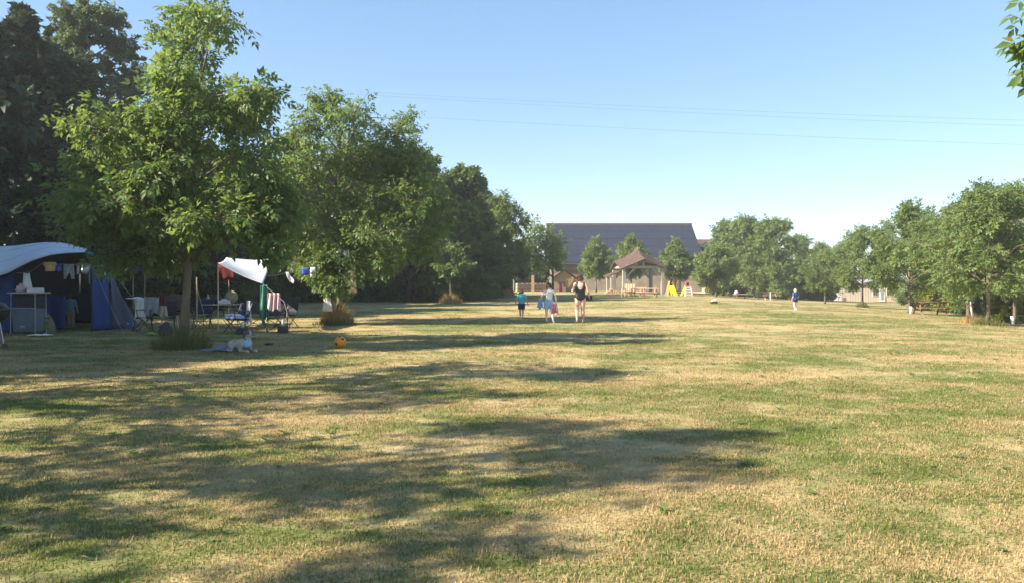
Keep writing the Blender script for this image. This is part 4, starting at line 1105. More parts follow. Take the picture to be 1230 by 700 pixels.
def human(label, loc, rz, h, pose, look, group=None):
    """stands at loc, faces +Y; pose gives joint positions as fractions of the height"""
    t = thing("person", label, "person", loc, rz, group)
    kid = look.get('kid', False)
    hs = 1.18 if kid else 1.0                       # relative head size
    sw, hw = look.get('sw', .115), look.get('hw', .062)
    D = dict(ls=(-sw, 0, .815), rs=(sw, 0, .815), lh=(-hw * .95, 0, .51), rh=(hw * .95, 0, .51)); D.update(pose)
    D = {k: Vector(v) * h for k, v in D.items()}
    b = MB(); T = look.get('bulk', 1.0)
    hb, wb, cb = look.get('hipw', .098), look.get('waistw', .082), look.get('chestw', .10)
    b.tube([(0, .004 * h, z * h) for z in (.475, .52, .57, .63, .70, .76, .81, .835)],
           [(r * h * T, q * h * T) for r, q in ((.075, .06), (hb, .072), (hb * .94, .068), (wb, .058), (wb * 1.08, .062), (cb, .066), (cb * .98, .055), (.05, .04))], 14, round_=True)
    hc = Vector((D['head'] if 'head' in D else Vector((0, .012 * h, .93 * h))))
    b.tube([(0, 0, .82 * h), (0, .004 * h, .86 * h), hc - Vector((0, .01 * h, .03 * h))], [.036 * h * hs, .03 * h * hs, .031 * h * hs], 10)
    b.ball(hc, (.046 * h * hs, .056 * h * hs, .066 * h * hs), 14, 10)
    b.ball(hc + Vector((0, .02 * h, -.035 * h * hs)), (.034 * h * hs, .036 * h * hs, .034 * h * hs), 10, 8)
    b.tube([hc + Vector((0, .05 * h * hs, .006 * h)), hc + Vector((0, .066 * h * hs, -.014 * h))], [.007 * h, .011 * h], 6)          # nose
    for s in (-1, 1): b.ball(hc + Vector((s * .047 * h * hs, -.002 * h, -.006 * h)), (.008 * h, .012 * h, .019 * h), 8, 6)           # ears
    chains = [((0, 0, .50 * h), (0, 0, .82 * h), .095 * h), (tuple(hc - Vector((0, 0, .05 * h))), tuple(hc + Vector((0, 0, .03 * h))), .06 * h)]
    for s, S_ in ((-1, 'l'), (1, 'r')):
        sh_, el, wr = D[S_ + 's'], D[S_ + 'e'], D[S_ + 'w']
        b.tube([sh_ + Vector((-s * .03 * h, 0, .002 * h)), sh_, sh_.lerp(el, .5), el, el.lerp(wr, .4), wr], [.036 * h * T, .034 * h * T, .028 * h * T, .023 * h * T, .023 * h * T, .015 * h], 10, round_=True)
        hd = (wr - el).normalized()
        side = Vector((0, 1, 0)) - hd * hd.y; side.normalize()
        nrm = hd.cross(side)
        palm = wr + hd * .045 * h
        b.tube([wr - hd * .004 * h, wr + hd * .02 * h, palm], [.014 * h, (.020 * h, .012 * h), (.021 * h, .011 * h)], 8)
        for k, (o_, ln) in enumerate(((-.016, .036), (-.005, .042), (.006, .039), (.016, .030))):
            p = palm + side * (-o_ * h); c1 = p + hd * ln * .55 * h + nrm * (-s * .006 * h); c2 = p + hd * ln * h + nrm * (-s * .018 * h)
            b.tube([p - hd * .006 * h, c1, c2], [.0060 * h, .0055 * h, .0045 * h], 6, round_=True)
        th = wr + hd * .016 * h + side * .014 * h
        b.tube([th, th + side * .018 * h + hd * .014 * h, th + side * .022 * h + hd * .032 * h], [.0075 * h, .0065 * h, .005 * h], 6, round_=True)
        chains.append((tuple(sh_.lerp(el, .18)), tuple(el), .03 * h)); chains.append((tuple(el), tuple(wr + hd * .09 * h), .022 * h))
        hp, kn, an, to = D[S_ + 'h'], D[S_ + 'k'], D[S_ + 'a'], D[S_ + 't']
        L_ = look.get('leg', 1.0)
        b.tube([hp + Vector((0, 0, .03 * h)), hp, hp.lerp(kn, .45), kn, kn.lerp(an, .32), kn.lerp(an, .7), an], [.05 * h * L_, .060 * h * L_, .052 * h * L_, .035 * h * L_, .036 * h * L_, .024 * h, .020 * h], 12, round_=True)
        fd = (to - an).normalized()
        b.tube([an - fd * .018 * h, an + Vector((0, 0, -.008 * h)), an.lerp(to, .6), to], [.019 * h, .021 * h, (.026 * h, .014 * h), (.022 * h, .010 * h)], 10, round_=True)
        chains.append((tuple(hp), tuple(kn), .058 * h)); chains.append((tuple(kn), tuple(to), .032 * h))
    me = remeshed(b, look.get('voxel', .0075) * 1.0, 3)
    idx = near_chain(verts_of(me)[0], chains)
    body = mesh_obj("body", me, M[look['skin']], t)
    P, N = verts_of(me); Z = P[:, 2] / h; X = P[:, 0] / h; Y = P[:, 1] / h
    torso, head = idx == 0, idx == 1
    uarm, farm = (idx == 2) | (idx == 6), (idx == 3) | (idx == 7)
    thigh, shin = (idx == 4) | (idx == 8), (idx == 5) | (idx == 9)
    hz, hy = hc.z / h, hc.y / h
    hairmask = head & ((Z > hz + .022 * hs) | ((Y < hy + .012) & (Z > hz - look.get('hairlen', .03))))
    skin_patch("hair", me, hairmask, .010 * h, M[look['hair']], t, .012 * h)
    for s in (-1, 1):
        MB().ball(hc + Vector((s * .017 * h * hs, .050 * h * hs, .012 * h)), .0055 * h, 8, 6).build("eye", M['black'], t, smooth=True)
    MB().tube([hc + Vector((-.016 * h, .052 * h * hs, -.034 * h)), hc + Vector((0, .057 * h * hs, -.036 * h)), hc + Vector((.016 * h, .052 * h * hs, -.034 * h))], .004 * h, 6).build("mouth", M['red'], t, smooth=True)
    look['dress'](t, me, dict(h=h, P=P, N=N, X=X, Y=Y, Z=Z, torso=torso, head=head, uarm=uarm, farm=farm, thigh=thigh, shin=shin, hc=hc))
    return t

def towel(label, loc, W_, H_, m, rz=0, folds=4, depth=.05, taper=.6, group=None, name="towel", cat="towel"):
    """cloth hanging from a gathered top"""
    def fn(u, v):
        k = taper + (1 - taper) * v
        return ((u - .5) * W_ * k, depth * math.sin(u * folds * PI * 2 + v * 2) * (.4 + .6 * v), -H_ * v * (1 - .10 * math.cos(u * 9)))
    o = MB().grid(fn, 28, 12).build(name, M[m], smooth=True, solid=.012); o.location = loc; o.rotation_euler.z = rz
    return tag(o, label, cat, group)

# woman in a black swimsuit
def dress_woman(t, me, q):
    h, X, Y, Z = q['h'], q['X'], q['Y'], q['Z']
    leg = q['thigh'] & (Z > .478 + .42 * np.abs(X)) & (Z < .56)
    back = ~((Y < .0) & (((X / .052) ** 2 + ((Z - .765) / .065) ** 2) < 1))
    neck = (Z < .775) | ((np.abs(np.abs(X) - .075) < .018) & (Z < .86))
    suit = ((q['torso'] & (Z > .46 + .5 * np.abs(X) * (Z < .52))) | leg) & back & neck
    suit |= q['uarm'] & (Z > .79) & (np.abs(np.abs(X) - .082) < .014)
    skin_patch("swimsuit", me, suit, .004, M['swim'], t, .006)
    hc = q['hc']
    MB().ball(hc + Vector((0, -.052 * h, .045 * h)), (.03 * h, .026 * h, .03 * h), 12, 8).build("hair_bun", M['hairm'], t, smooth=True)
wl = gp(697, 27.4)
human("woman in a black swimsuit walking away with her left arm bent", wl, -.05, 1.67,
      dict(le=(-.165, -.03, .67), lw=(-.13, .10, .74), re=(.165, -.02, .655), rw=(.19, .08, .54),
           lk=(-.07, -.01, .275), la=(-.075, -.14, .062), lt=(-.078, -.11, .006), rk=(.055, .02, .28), ra=(.065, .02, .042), rt=(.075, .11, .012)),
      dict(skin='skin', hair='hairm', hairlen=.045, hipw=.112, waistw=.090, chestw=.104, bulk=1.06, leg=1.08, dress=dress_woman, sw=.112, voxel=.008))
towel("dark cloth held in the swimsuit woman's right hand", wl + Vector((.33, .12, .95)), .26, .16, 'darkcloth', 0, 2, .03, .7, name="cloth", cat="cloth")

# middle walker with towels
def dress_boy(t, me, q):
    h, X, Y, Z = q['h'], q['X'], q['Y'], q['Z']
    m_ = ((q['torso'] & (Z < .60)) | (q['thigh'] & (Z > .365)))
    def off(P): z = P[:, 2] / h; return .010 + .030 * np.clip((.56 - z) / .2, 0, 1)
    skin_patch("top", me, q['torso'] & (Z > .555) & (Z < .835) & (np.abs(X) < .098), .005, M['whitecloth'], t, .005)
    skin_patch("shorts", me, m_, off, M['lightblue'], t, .008)
bl = gp(659.5, 27.5)
human("child in white top and light blue shorts walking away with towels", bl, .0, 1.37,
      dict(le=(-.20, -.05, .685), lw=(-.20, .06, .60), re=(.175, -.03, .655), rw=(.185, -.01, .51),
           lk=(-.065, .03, .28), la=(-.062, .03, .045), lt=(-.065, .13, .014), rk=(.07, .0, .275), ra=(.10, -.16, .075), rt=(.125, -.145, .008)),
      dict(kid=True, skin='skinp', hair='hairb', hairlen=.05, hipw=.088, waistw=.080, chestw=.095, dress=dress_boy, sw=.112, bulk=.98, leg=.95, voxel=.0072))
towel("blue towel hanging from the middle walker's left hand", bl + Vector((-.30, .02, .86)), .24, .36, 'lightblue', .3, 3, .05, .45)
towel("red white and navy towel trailing from the middle walker's right hand", bl + Vector((.17, -.10, .72)), .34, .40, 'stripe', -.2, 3, .06, .5)

# small child in aqua shirt
def dress_aqua(t, me, q):
    h, X, Y, Z = q['h'], q['X'], q['Y'], q['Z']
    skin_patch("shirt", me, (q['torso'] & (Z > .53) & (Z < .855)) | (q['uarm'] & (Z > .715)), .010, M['teal'], t, .006)
    def off(P): z = P[:, 2] / h; return .008 + .02 * np.clip((.52 - z) / .2, 0, 1)
    skin_patch("shorts", me, (q['torso'] & (Z < .545)) | (q['thigh'] & (Z > .335)), off, M['navy'], t, .006)
human("small child in aqua shirt and navy shorts walking on the left", gp(626.5, 30.2), .05, 1.10,
      dict(le=(-.175, -.03, .66), lw=(-.225, .0, .52), re=(.175, -.03, .66), rw=(.225, .0, .50),
           lk=(-.05, .05, .27), la=(-.03, .03, .045), lt=(-.03, .12, .014), rk=(.05, .0, .28), ra=(.035, -.13, .10), rt=(.04, -.11, .015)),
      dict(kid=True, skin='skin', hair='hairm', hairlen=.04, hipw=.09, waistw=.085, chestw=.10, dress=dress_aqua, voxel=.006, hw=.055))

# blond child far right
def dress_blond(t, me, q):
    h, X, Y, Z = q['h'], q['X'], q['Y'], q['Z']
    skin_patch("shirt", me, (q['torso'] & (Z > .50) & (Z < .86)) | (q['uarm'] & (Z > .68)), .014, M['royal'], t, .006)
    skin_patch("shorts", me, (q['torso'] & (Z < .53)) | (q['thigh'] & (Z > .40)), .012, M['navy'], t, .006)
human("blond child in a blue shirt standing alone far out on the lawn", gp(955.5, 41.5), .4, 1.10,
      dict(le=(-.16, -.02, .66), lw=(-.15, .06, .55), re=(.16, -.02, .66), rw=(.16, .05, .54),
           lk=(-.065, .02, .28), la=(-.055, -.03, .045), lt=(-.06, .06, .014), rk=(.075, .03, .28), ra=(.10, .03, .045), rt=(.11, .12, .014)),
      dict(kid=True, skin='skinp', hair='hairf', hairlen=.06, hipw=.09, waistw=.085, chestw=.10, dress=dress_blond, voxel=.006))

# child at the tent doorway
def dress_tent(t, me, q):
    h, X, Y, Z = q['h'], q['X'], q['Y'], q['Z']
    skin_patch("shirt", me, (q['torso'] & (Z > .50) & (Z < .86)) | (q['uarm'] & (Z > .66)), .012, M['teal'], t, .006)
    skin_patch("trousers", me, (q['torso'] & (Z < .53)) | q['thigh'] | (q['shin'] & (Z > .09)), .010, M['beige'], t, .006)
human("child in blue top and pale trousers stepping into the blue tent", gp(85, 24.3), .1, 1.06,
      dict(le=(-.16, .02, .67), lw=(-.13, .12, .62), re=(.17, -.03, .66), rw=(.20, -.01, .52),
           lk=(-.055, .03, .28), la=(-.05, .0, .045), lt=(-.05, .09, .014), rk=(.06, .02, .28), ra=(.07, -.03, .05), rt=(.075, .06, .012)),
      dict(kid=True, skin='skin', hair='hairb', hairlen=.05, hipw=.09, waistw=.085, chestw=.10, dress=dress_tent, voxel=.0065))

# the dog, lying with its head up
def build_dog():
    c = gp(291, 16.7)
    t = thing("dog", "cream and grey dog lying with raised head at the blanket's end", "dog", c, math.radians(-38))
    b = MB()   # dog looks along +X
    b.tube([(-.36, 0, .13), (-.26, 0, .15), (-.10, 0, .155), (.05, 0, .17), (.16, 0, .20)], [(.10, .10), (.125, .12), (.115, .11), (.135, .135), (.10, .12)], 14, round_=True)
    b.tube([(.12, 0, .22), (.19, 0, .30), (.22, 0, .37)], [(.095, .10), .078, .066], 12, round_=True)          # neck
    b.ball((.235, 0, .405), (.088, .078, .075), 14, 10)                                                     # skull
    b.tube([(.27, 0, .385), (.335, 0, .365), (.37, 0, .36)], [(.048, .045), (.036, .034), (.028, .026)], 10, round_=True)   # muzzle
    for s in (-1, 1):
        b.tube([(.13, s * .09, .17), (.10, s * .125, .07), (.13, s * .12, .04)], [.055, .045, .036], 9, round_=True)        # folded upper foreleg
        b.tube([(.11, s * .12, .035), (.25, s * .11, .032), (.36, s * .10, .028)], [.036, .030, .032], 9, round_=True)       # forearm and paw
        for k in (-1, 0, 1): b.tube([(.36, s * .10 + k * .016, .024), (.395, s * .10 + k * .018, .020)], [.014, .011], 6, round_=True)
        b.tube([(-.27, s * .09, .15), (-.15, s * .155, .13), (-.13, s * .16, .09)], [.10, .075, .05], 10, round_=True)       # thigh and knee
        b.tube([(-.13, s * .155, .085), (-.28, s * .165, .045), (-.30, s * .165, .035)], [.045, .03, .028], 8, round_=True)  # shank back to the hock
        b.tube([(-.30, s * .165, .032), (-.16, s * .18, .026), (-.12, s * .18, .024)], [.026, .028, .030], 8, round_=True)   # hind foot
    b.tube([(-.43, 0, .11), (-.52, .05, .06), (-.58, .14, .035), (-.58, .22, .03)], [.034, .034, .034, .018], 8, round_=True)  # tail
    me = remeshed(b, .009, 2); mesh_obj("body", me, M['fur'], t)
    for s in (-1, 1):
        MB().tube([(.215, s * .066, .455), (.205, s * .095, .44), (.21, s * .10, .375), (.225, s * .092, .335)], [(.035, .018), (.045, .016), (.04, .014), (.02, .01)], 9, round_=True).build("ear", M['furd'], t, smooth=True)
        MB().ball((.302, s * .043, .418), .011, 8, 6).build("eye", M['black'], t, smooth=True)
    MB().ball((.40, 0, .372), (.016, .018, .014), 8, 6).build("nose", M['black'], t, smooth=True)
    P, N = verts_of(me)
    skin_patch("head_patch", me, (P[:, 0] > .22) & (P[:, 2] > .39) & (np.abs(P[:, 1]) > .022) & (P[:, 0] < .32), .004, M['furd'], t, .004)
    skin_patch("collar", me, (P[:, 2] > .285 - (P[:, 0] - .19) * .6) & (P[:, 2] < .315 - (P[:, 0] - .19) * .6) & (P[:, 0] > .08) & (P[:, 0] < .30), .006, M['navy'], t, .006)
    skin_patch("bandana", me, (P[:, 0] > .17) & (P[:, 2] > .12) & (P[:, 2] < .28) & (np.abs(P[:, 1]) < .085), .008, M['lightblue'], t, .006)
build_dog()

# ------------------------------------------------------------------ the camp: blue tent
def interp(pts, x):
    for (x0, y0), (x1, y1) in zip(pts, pts[1:]):
        if x0 <= x <= x1:
            t = (x - x0) / (x1 - x0); t2 = t; return y0 + (y1 - y0) * t2
    return pts[0][1] if x < pts[0][0] else pts[-1][1]
def build_tent():
    t = thing("tent", "large blue family tent with a pale arched canopy at the left edge", "tent", gp(50, 24))
    low = [(-90, 352), (-60, 345), (-30, 337), (0, 331), (10, 328), (20, 322.5), (40, 312.5), (60, 306.5), (80, 304), (104, 303)]
    high = [(-90, 312), (-60, 303), (-30, 298.5), (0, 297), (20, 296), (40, 293.2), (55, 292), (70, 292), (85, 294.5), (104, 300)]
    def can(u, v):
        px = -90 + 194 * u
        a = at(px, interp(low, px), 21.9)
        if v <= .5:
            b = at(px, interp(high, px) - .6, 23.4); w = v / .5
            p = a.lerp(b, w); p.z += .10 * math.sin(PI * w) * min(1, (104 - px) / 40)
            return p
        b = at(px, interp(high, px) - .6, 23.4); e = at(-84 + 180 * u, 335, 27.2); w = (v - .5) / .5
        p = b.lerp(e, w); p.z += .25 * math.sin(PI * w); return p
    MB().grid(lambda u, v: can(u, v * .5), 36, 8).build("canopy", M['canopy'], t, True, True, .012)
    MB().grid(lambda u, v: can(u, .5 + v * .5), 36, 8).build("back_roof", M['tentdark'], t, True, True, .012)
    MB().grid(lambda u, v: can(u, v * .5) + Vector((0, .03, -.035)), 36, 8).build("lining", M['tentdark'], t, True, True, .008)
    def piping(px): return at(px, interp(low, px) + .7, 21.88)
    MB().tube([piping(-90 + 194 * i / 40) for i in range(41)], .014, 5).build("canopy_edge", M['tentdark'], t, True, True)
    for v in (.17, .36):
        MB().tube([can(i / 30, v) + Vector((0, 0, .008)) for i in range(31)], .005, 5).build("seam", M['greytarp'], t, True, True)
    def wall(name, c, m, n=16, sag=.05, solid=.008):
        a, b, cc, d = [Vector(v) for v in c]      # bottom-left, bottom-right, top-right, top-left
        nrm = (b - a).cross(d - a).normalized()
        def fn(u, v):
            p = a.lerp(b, u).lerp(d.lerp(cc, u), v)
            return p + nrm * (sag * (math.sin(u * 9 + v * 2) + .5 * math.sin(u * 23 - v * 7)) * math.sin(PI * v))
        return MB().grid(fn, n, n).build(name, M[m], t, True, True, solid)
    def g_(px, d): p = gp(px, d); p.z = .02; return p
    # front left blue panel, its lower edge on the grass
    wall("side_panel", (g_(-70, 22.2), g_(17, 22.4), at(17, 326, 22.4), at(-70, 344, 22.2)), 'tentblue')
    wall("low_panel", (g_(50, 23.6), g_(79, 23.6), at(79, 354, 23.6), at(50, 355, 23.6)), 'tentblue', 8)
    wall("door_panel", (g_(111, 23.2), g_(133, 23.5), at(131, 326, 23.5), at(110, 322, 23.2)), 'tentblue', 8)
    wall("wing_panel", (g_(133, 23.55), g_(167, 24.6), at(137, 336, 24.6), at(131.5, 328, 23.55)), 'tentgrey', 8)
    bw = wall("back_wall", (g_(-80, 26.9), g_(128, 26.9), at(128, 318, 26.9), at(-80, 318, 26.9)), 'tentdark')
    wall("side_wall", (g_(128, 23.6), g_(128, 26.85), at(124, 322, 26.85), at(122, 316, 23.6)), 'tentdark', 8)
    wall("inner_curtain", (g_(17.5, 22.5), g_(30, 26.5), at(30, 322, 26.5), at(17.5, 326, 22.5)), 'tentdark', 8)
    wall("gable_panel", (at(60, 352, 23.65), at(112, 322, 23.3), at(104, 306, 22.6), at(62, 312, 22.6)), 'tentdark', 8, .02) if False else None
    f = wall("window", (at(95, 352, 26.75), at(110, 352, 26.75), at(110, 318, 26.75), at(95, 318, 26.75)), 'glass', 3, 0)
    for px, top in ((110, 304), (17, 326)):
        MB().tube([g_(px, 22.3), at(px, top, 22.0)], .014, 7).build("pole", M['navy'], t, True)
    MB().tube([at(103, 303, 21.95), g_(150, 20.6)], .003, 4).build("guy_rope", M['rope'], t, True)
    for k, (px, py) in enumerate(((107, 303.3), (119, 311))):
        a = at(px, py, 21.85)
        MB().add([a + Vector((-.12, 0, .06)), a + Vector((.12, .02, -.02)), a + Vector((.10, 0, -.11)), a + Vector((-.10, .02, -.03))], [(0, 1, 2, 3)]).build("flap", M['turq'], t, True, solid=.01)
build_tent()

def line(name, label, pts, r, m, sag=.0, cat="line", group=None):
    P = []
    for a, b in zip(pts, pts[1:]):
        for i in range(9):
            k = i / 8; p = Vector(a).lerp(Vector(b), k); p.z -= sag * 4 * k * (1 - k); P.append(p)
    P = [p for i, p in enumerate(P) if i == 0 or (p - P[i - 1]).length > 1e-4]
    o = MB().tube(P, r, 5).build(name, M[m]); return tag(o, label, cat, group)

def garment(label, a, outline, m, name, cat, thick=.012, group=None, rz=0.0, fold=.03):
    """flat cloth of a given outline (x right, z down from 0, metres), hung at a"""
    bm = bmesh.new()
    vs = [bm.verts.new((x, 0, z)) for x, z in outline]
    f = bm.faces.new(vs); bmesh.ops.triangulate(bm, faces=[f])
    bmesh.ops.subdivide_edges(bm, edges=bm.edges, cuts=3, use_grid_fill=True)
    for v in bm.verts:
        v.co.y = fold * math.sin(v.co.x * 22 + v.co.z * 3) * min(1, -v.co.z * 4 + .1) + random.uniform(-.004, .004)
    me = bpy.data.meshes.new(name); bm.to_mesh(me); bm.free(); me.materials.append(M[m])
    me.polygons.foreach_set('use_smooth', [True] * len(me.polygons))
    o = bpy.data.objects.new(name, me); COL.objects.link(o); o.location = a; o.rotation_euler.z = rz
    md = o.modifiers.new("thickness", 'SOLIDIFY'); md.thickness = thick; md.offset = 0
    return tag(o, label, cat, group)
SHIRT = lambda w, h: [(-w * .5, 0), (-w * .18, .0), (0, -h * .07), (w * .18, 0), (w * .5, 0), (w * .62, -h * .38), (w * .45, -h * .42), (w * .40, -h * .30), (w * .42, -h), (-w * .42, -h), (-w * .40, -h * .30), (-w * .45, -h * .42), (-w * .62, -h * .38)]
PANTS = lambda w, h: [(-w * .5, 0), (w * .5, 0), (w * .58, -h), (w * .26, -h), (w * .06, -h * .38), (-w * .06, -h * .38), (-w * .26, -h), (-w * .58, -h)]
DRESS = lambda w, h: [(-w * .28, 0), (-w * .12, -h * .06), (w * .12, -h * .06), (w * .28, 0), (w * .30, -h * .35), (w * .5, -h), (-w * .5, -h), (-w * .30, -h * .35)]
RECT = lambda w, h: [(-w * .5, 0), (w * .5, 0), (w * .52, -h * .96), (0, -h * 1.02), (-w * .5, -h)]
LG = "washing hung in the camp"
dl = 22.1
line("washing_line", "cord strung under the pale arched canopy with washing on it", [at(18, 327, dl), at(34, 327, dl), at(52, 315, dl), at(95, 317.5, dl), at(110, 318, dl)], .005, 'rope', .03, "washing line")
garment("yellow patterned shirt hanging under the pale canopy", at(60, 315, dl), SHIRT(.33, .26), 'yellowcloth', "shirt", "shirt", group=LG)
garment("grey leggings hanging under the pale canopy", at(82.5, 318, dl), PANTS(.28, .42), 'greycloth', "leggings", "leggings", group=LG)
garment("small dark blue cloth between the yellow shirt and grey leggings", at(71, 317, dl), RECT(.12, .22), 'royal', "cloth", "cloth", group=LG)
garment("pale lavender cloth hanging above the camp kitchen stand", at(32, 327.5, dl), DRESS(.30, .46), 'whitecloth', "cloth", "cloth", group=LG)
garment("small brown cloth at the right end of the line under the canopy", at(94, 318.5, dl), RECT(.06, .26), 'beige', "cloth", "cloth", group=LG)
p = garment("white printed pennant hanging at the tent's right corner", at(122, 319, 22), RECT(.20, .30), 'whitecloth', "pennant", "pennant")
MB().ball((-.02, -.02, -.08), (.05, .012, .05), 8, 6).ball((.03, -.02, -.13), (.035, .012, .03), 8, 6).build("print", M['navy'], p)

def kitchen():
    c = gp(35, 22.0)
    t = thing("camp_kitchen", "grey folding camp kitchen cupboard under the pale canopy", "camp kitchen", c, -.1)
    w, d, h = .80, .48, 1.16
    MB().box((0, 0, h), (w + .12, d + .06, .035)).build("worktop", M['beige'], t)
    MB().box((0, 0, .40), (w * .8, d * .9, .66), None, 1.12).build("cupboard", M['stand'], t, bevel=.02)
    MB().box((-.02, -d * .47, .22), (.12, .01, .02)).build("badge", M['whitecloth'], t)
    MB().box((0, .02, .92), (w * .9, d * .8, .36)).build("upper_shelf", M['darkcloth'], t, bevel=.02)
    for x in (-w / 2 + .04, w / 2 - .04):
        for y in (-d / 2 + .0, d / 2 - .04):
            MB().tube([(x * 1.05, y, 0), (x, y, h)], .014, 7).build("leg", M['grey'], t)
    MB().tube([(-w / 2, -d / 2, .74), (w / 2, -d / 2, .74)], .012, 6).build("rail", M['grey'], t)
    top = h + .018
    def on(x, y=0): return c + Vector((x, y, top))
    o = MB().box((0, 0, .06), (.36, .26, .12), None, .95).build("box", M['whitecloth'], bevel=.01); o.location = on(.18); tag(o, "pale flat box on the right of the camp kitchen top", "box")
    o = MB().lathe([(.07, 0), (.14, .07), (.15, .08), (.13, .075), (.06, .012)], sides=16).build("bowl", M['white'], smooth=True); o.location = on(-.22, -.05); tag(o, "white bowl on the left of the camp kitchen top", "bowl")
    o = MB().box((0, 0, .09), (.2, .15, .18), None, .85).lathe([(.05, .18), (.035, .24), (.01, .25)], sides=10).build("jar", M['floral'], bevel=.01); o.location = on(-.32, .12); tag(o, "pinkish jar at the back of the camp kitchen top", "jar")
kitchen()

def sack(label, loc, m, w, h, lean, name="bag", cat="bag"):
    t = thing(name, label, cat, loc, .2)
    MB().tube([(0, 0, .02), (lean * .3, 0, h * .3), (lean * .7, 0, h * .7), (lean, 0, h * .92)], [(w * .5, w * .38), (w * .54, w * .42), (w * .42, w * .34), (w * .22, w * .2)], 12, round_=True).build("body", M[m], t, smooth=True)
    MB().tube([(lean * .9, -.1 * w, h * .9), (lean, 0, h * 1.06), (lean * .9, .1 * w, h * .9)], .014, 6).build("handle", M['darkcloth'], t)
    MB().box((lean * .5, -w * .42, h * .42), (w * .5, w * .12, h * .34)).build("pocket", M[m], t, bevel=.02)
    MB().tube([(lean * .75 - w * .4, -w * .33, h * .72), (lean * .75, -w * .40, h * .74), (lean * .75 + w * .4, -w * .33, h * .72)], .018, 6).build("strap", M['darkcloth'], t)
    return t
sack("olive rucksack leaning beside the camp kitchen cupboard", gp(60, 22.3), 'olivebag', .36, .60, -.14, "rucksack", "rucksack")
sack("navy cloth bag on the grass below the camp chairs with clothes", gp(198, 21.3), 'navy', .36, .34, .05)

def flat_cloth(label, loc, w, d, m, name="cloth", cat="cloth", amp=.03, rz=0, seed=1):
    rg = random.Random(seed); ph = [rg.uniform(0, 6) for _ in range(4)]
    def fn(u, v): 
        e = math.sin(PI * u) * math.sin(PI * v)
        return ((u - .5) * w + .03 * math.sin(v * 9 + ph[0]), (v - .5) * d + .03 * math.sin(u * 8 + ph[1]), .025 + amp * (.5 + .5 * math.sin(u * 11 + ph[2] + v * 3)) * (.3 + .7 * e) + amp * .6 * e * math.sin(v * 7 + ph[3]))
    o = MB().grid(fn, 22, 14).build(name, M[m], smooth=True, solid=.014); o.location = loc; o.rotation_euler.z = rz
    return tag(o, label, cat)
flat_cloth("pale pinkish cloth lying on the grass before the camp kitchen", gp(48, 21.2), .52, .35, 'whitecloth', amp=.04)
flat_cloth("blue grey blanket spread on the grass behind the dog", gp(270, 17.0), .88, .75, 'blanket', "blanket", "blanket", .07, -.1, 3)
flat_cloth("lime green cloth lying under the camp chair with the white towel", gp(184, 21.4), .34, .28, 'limegreen', amp=.09, seed=4)
o = MB().lathe([(.095, 0), (.11, .045), (.105, .05), (.085, .045), (.08, .012), (.001, .012)], sides=20).build("dog_bowl", M['black'], smooth=True)
o.location = gp(323, 18.3); tag(o, "black dog bowl on the grass to the right of the dog", "dog bowl")

def board():
    c = gp(143, 24.2)
    t = thing("inflatable", "flat blue and white inflatable lying by the tent's grey wing", "inflatable", c, .12)
    MB().box((-.18, 0, .06), (.46, .34, .11)).build("float", M['whitecloth'], t, bevel=.045)
    MB().box((.26, 0, .06), (.44, .34, .12)).build("float", M['royal'], t, bevel=.045)
    MB().box((-.08, -.02, .125), (.14, .2, .02)).build("patch", M['red'], t)
    o = MB().tube([(-.13, 0, 0), (0, 0, .03), (.13, 0, 0)], [.03, .045, .03], 8, round_=True).build("bag", M['yellowcloth'], smooth=True); o.location = c + Vector((.14, .02, .16)); tag(o, "little yellow bag lying on the blue and white inflatable", "bag")
board()

def kettle_bbq():
    c = gp(-6, 17.6)
    t = thing("kettle_barbecue", "black kettle barbecue on steel legs cut by the left edge", "barbecue", c)
    MB().lathe([(.02, .55), (.15, .58), (.25, .68), (.29, .80), (.295, .82), (.28, .82)], sides=24).build("bowl", M['black'], t, smooth=True)
    MB().lathe([(.30, .825), (.285, .90), (.21, 1.0), (.10, 1.05), (.01, 1.06)], sides=24).build("lid", M['black'], t, smooth=True)
    MB().tube([(-.05, 0, 1.06), (-.04, 0, 1.11), (.04, 0, 1.11), (.05, 0, 1.06)], .011, 7).build("handle", M['polewood'], t)
    for a in (-.35, 1.75, 3.8): MB().tube([(.15 * math.cos(a), .15 * math.sin(a), .60), (.31 * math.cos(a), .31 * math.sin(a), .01)], .013, 7).build("leg", M['steel'], t)
    for a in (-.35,): MB().tube([(.31 * math.cos(a), .31 * math.sin(a) - .02, .06), (.31 * math.cos(a), .31 * math.sin(a) + .02, .06)], .06, 12).build("wheel", M['black'], t)
kettle_bbq()

# ------------------------------------------------------------------ tarps, poles and chairs
def tarp(label, A, B, C, D, m, sag, name="tarp"):
    """A front-left, B front-right, C back-right, D back-left"""
    def fn(u, v):
        p = A.lerp(B, u).lerp(D.lerp(C, u), v)
        p.z -= sag * 4 * (u * (1 - u) + v * (1 - v)) * .5 - .05 * math.sin(u * 7) * math.sin(v * 9) * .3
        return p
    o = MB().grid(fn, 24, 18).build(name, M[m], smooth=True, solid=.008)
    o['label'] = label; o['category'] = "tarp"; return o
tarp("white tarpaulin stretched above the camp table", at(262, 316, 22.6), at(316, 341, 22.7), at(326, 311, 26.2), at(272, 309.5, 26.4), 'tarp', .10)
tarp("grey tarpaulin left of the large walnut trunk", at(186, 321, 23.4), at(223, 319, 23.6), at(228, 309, 26), at(196, 314, 26), 'greytarp', .05)
o = garment("white strap dangling from the grey tarpaulin", at(198, 323, 23.4), [(-.03, 0), (.06, 0), (.14, -.32), (.11, -.34)], 'whitecloth', "strap", "strap", fold=.01)
sk = garment("red cloth hanging in the shade under the white tarpaulin", at(272, 318, 25.2), RECT(.56, .50), 'red', "cloth", "cloth", group=LG)
bagw = thing("hanging_bag", "round white and blue bag hanging between the tent and the tarps", "bag", at(157, 328, 22.6))
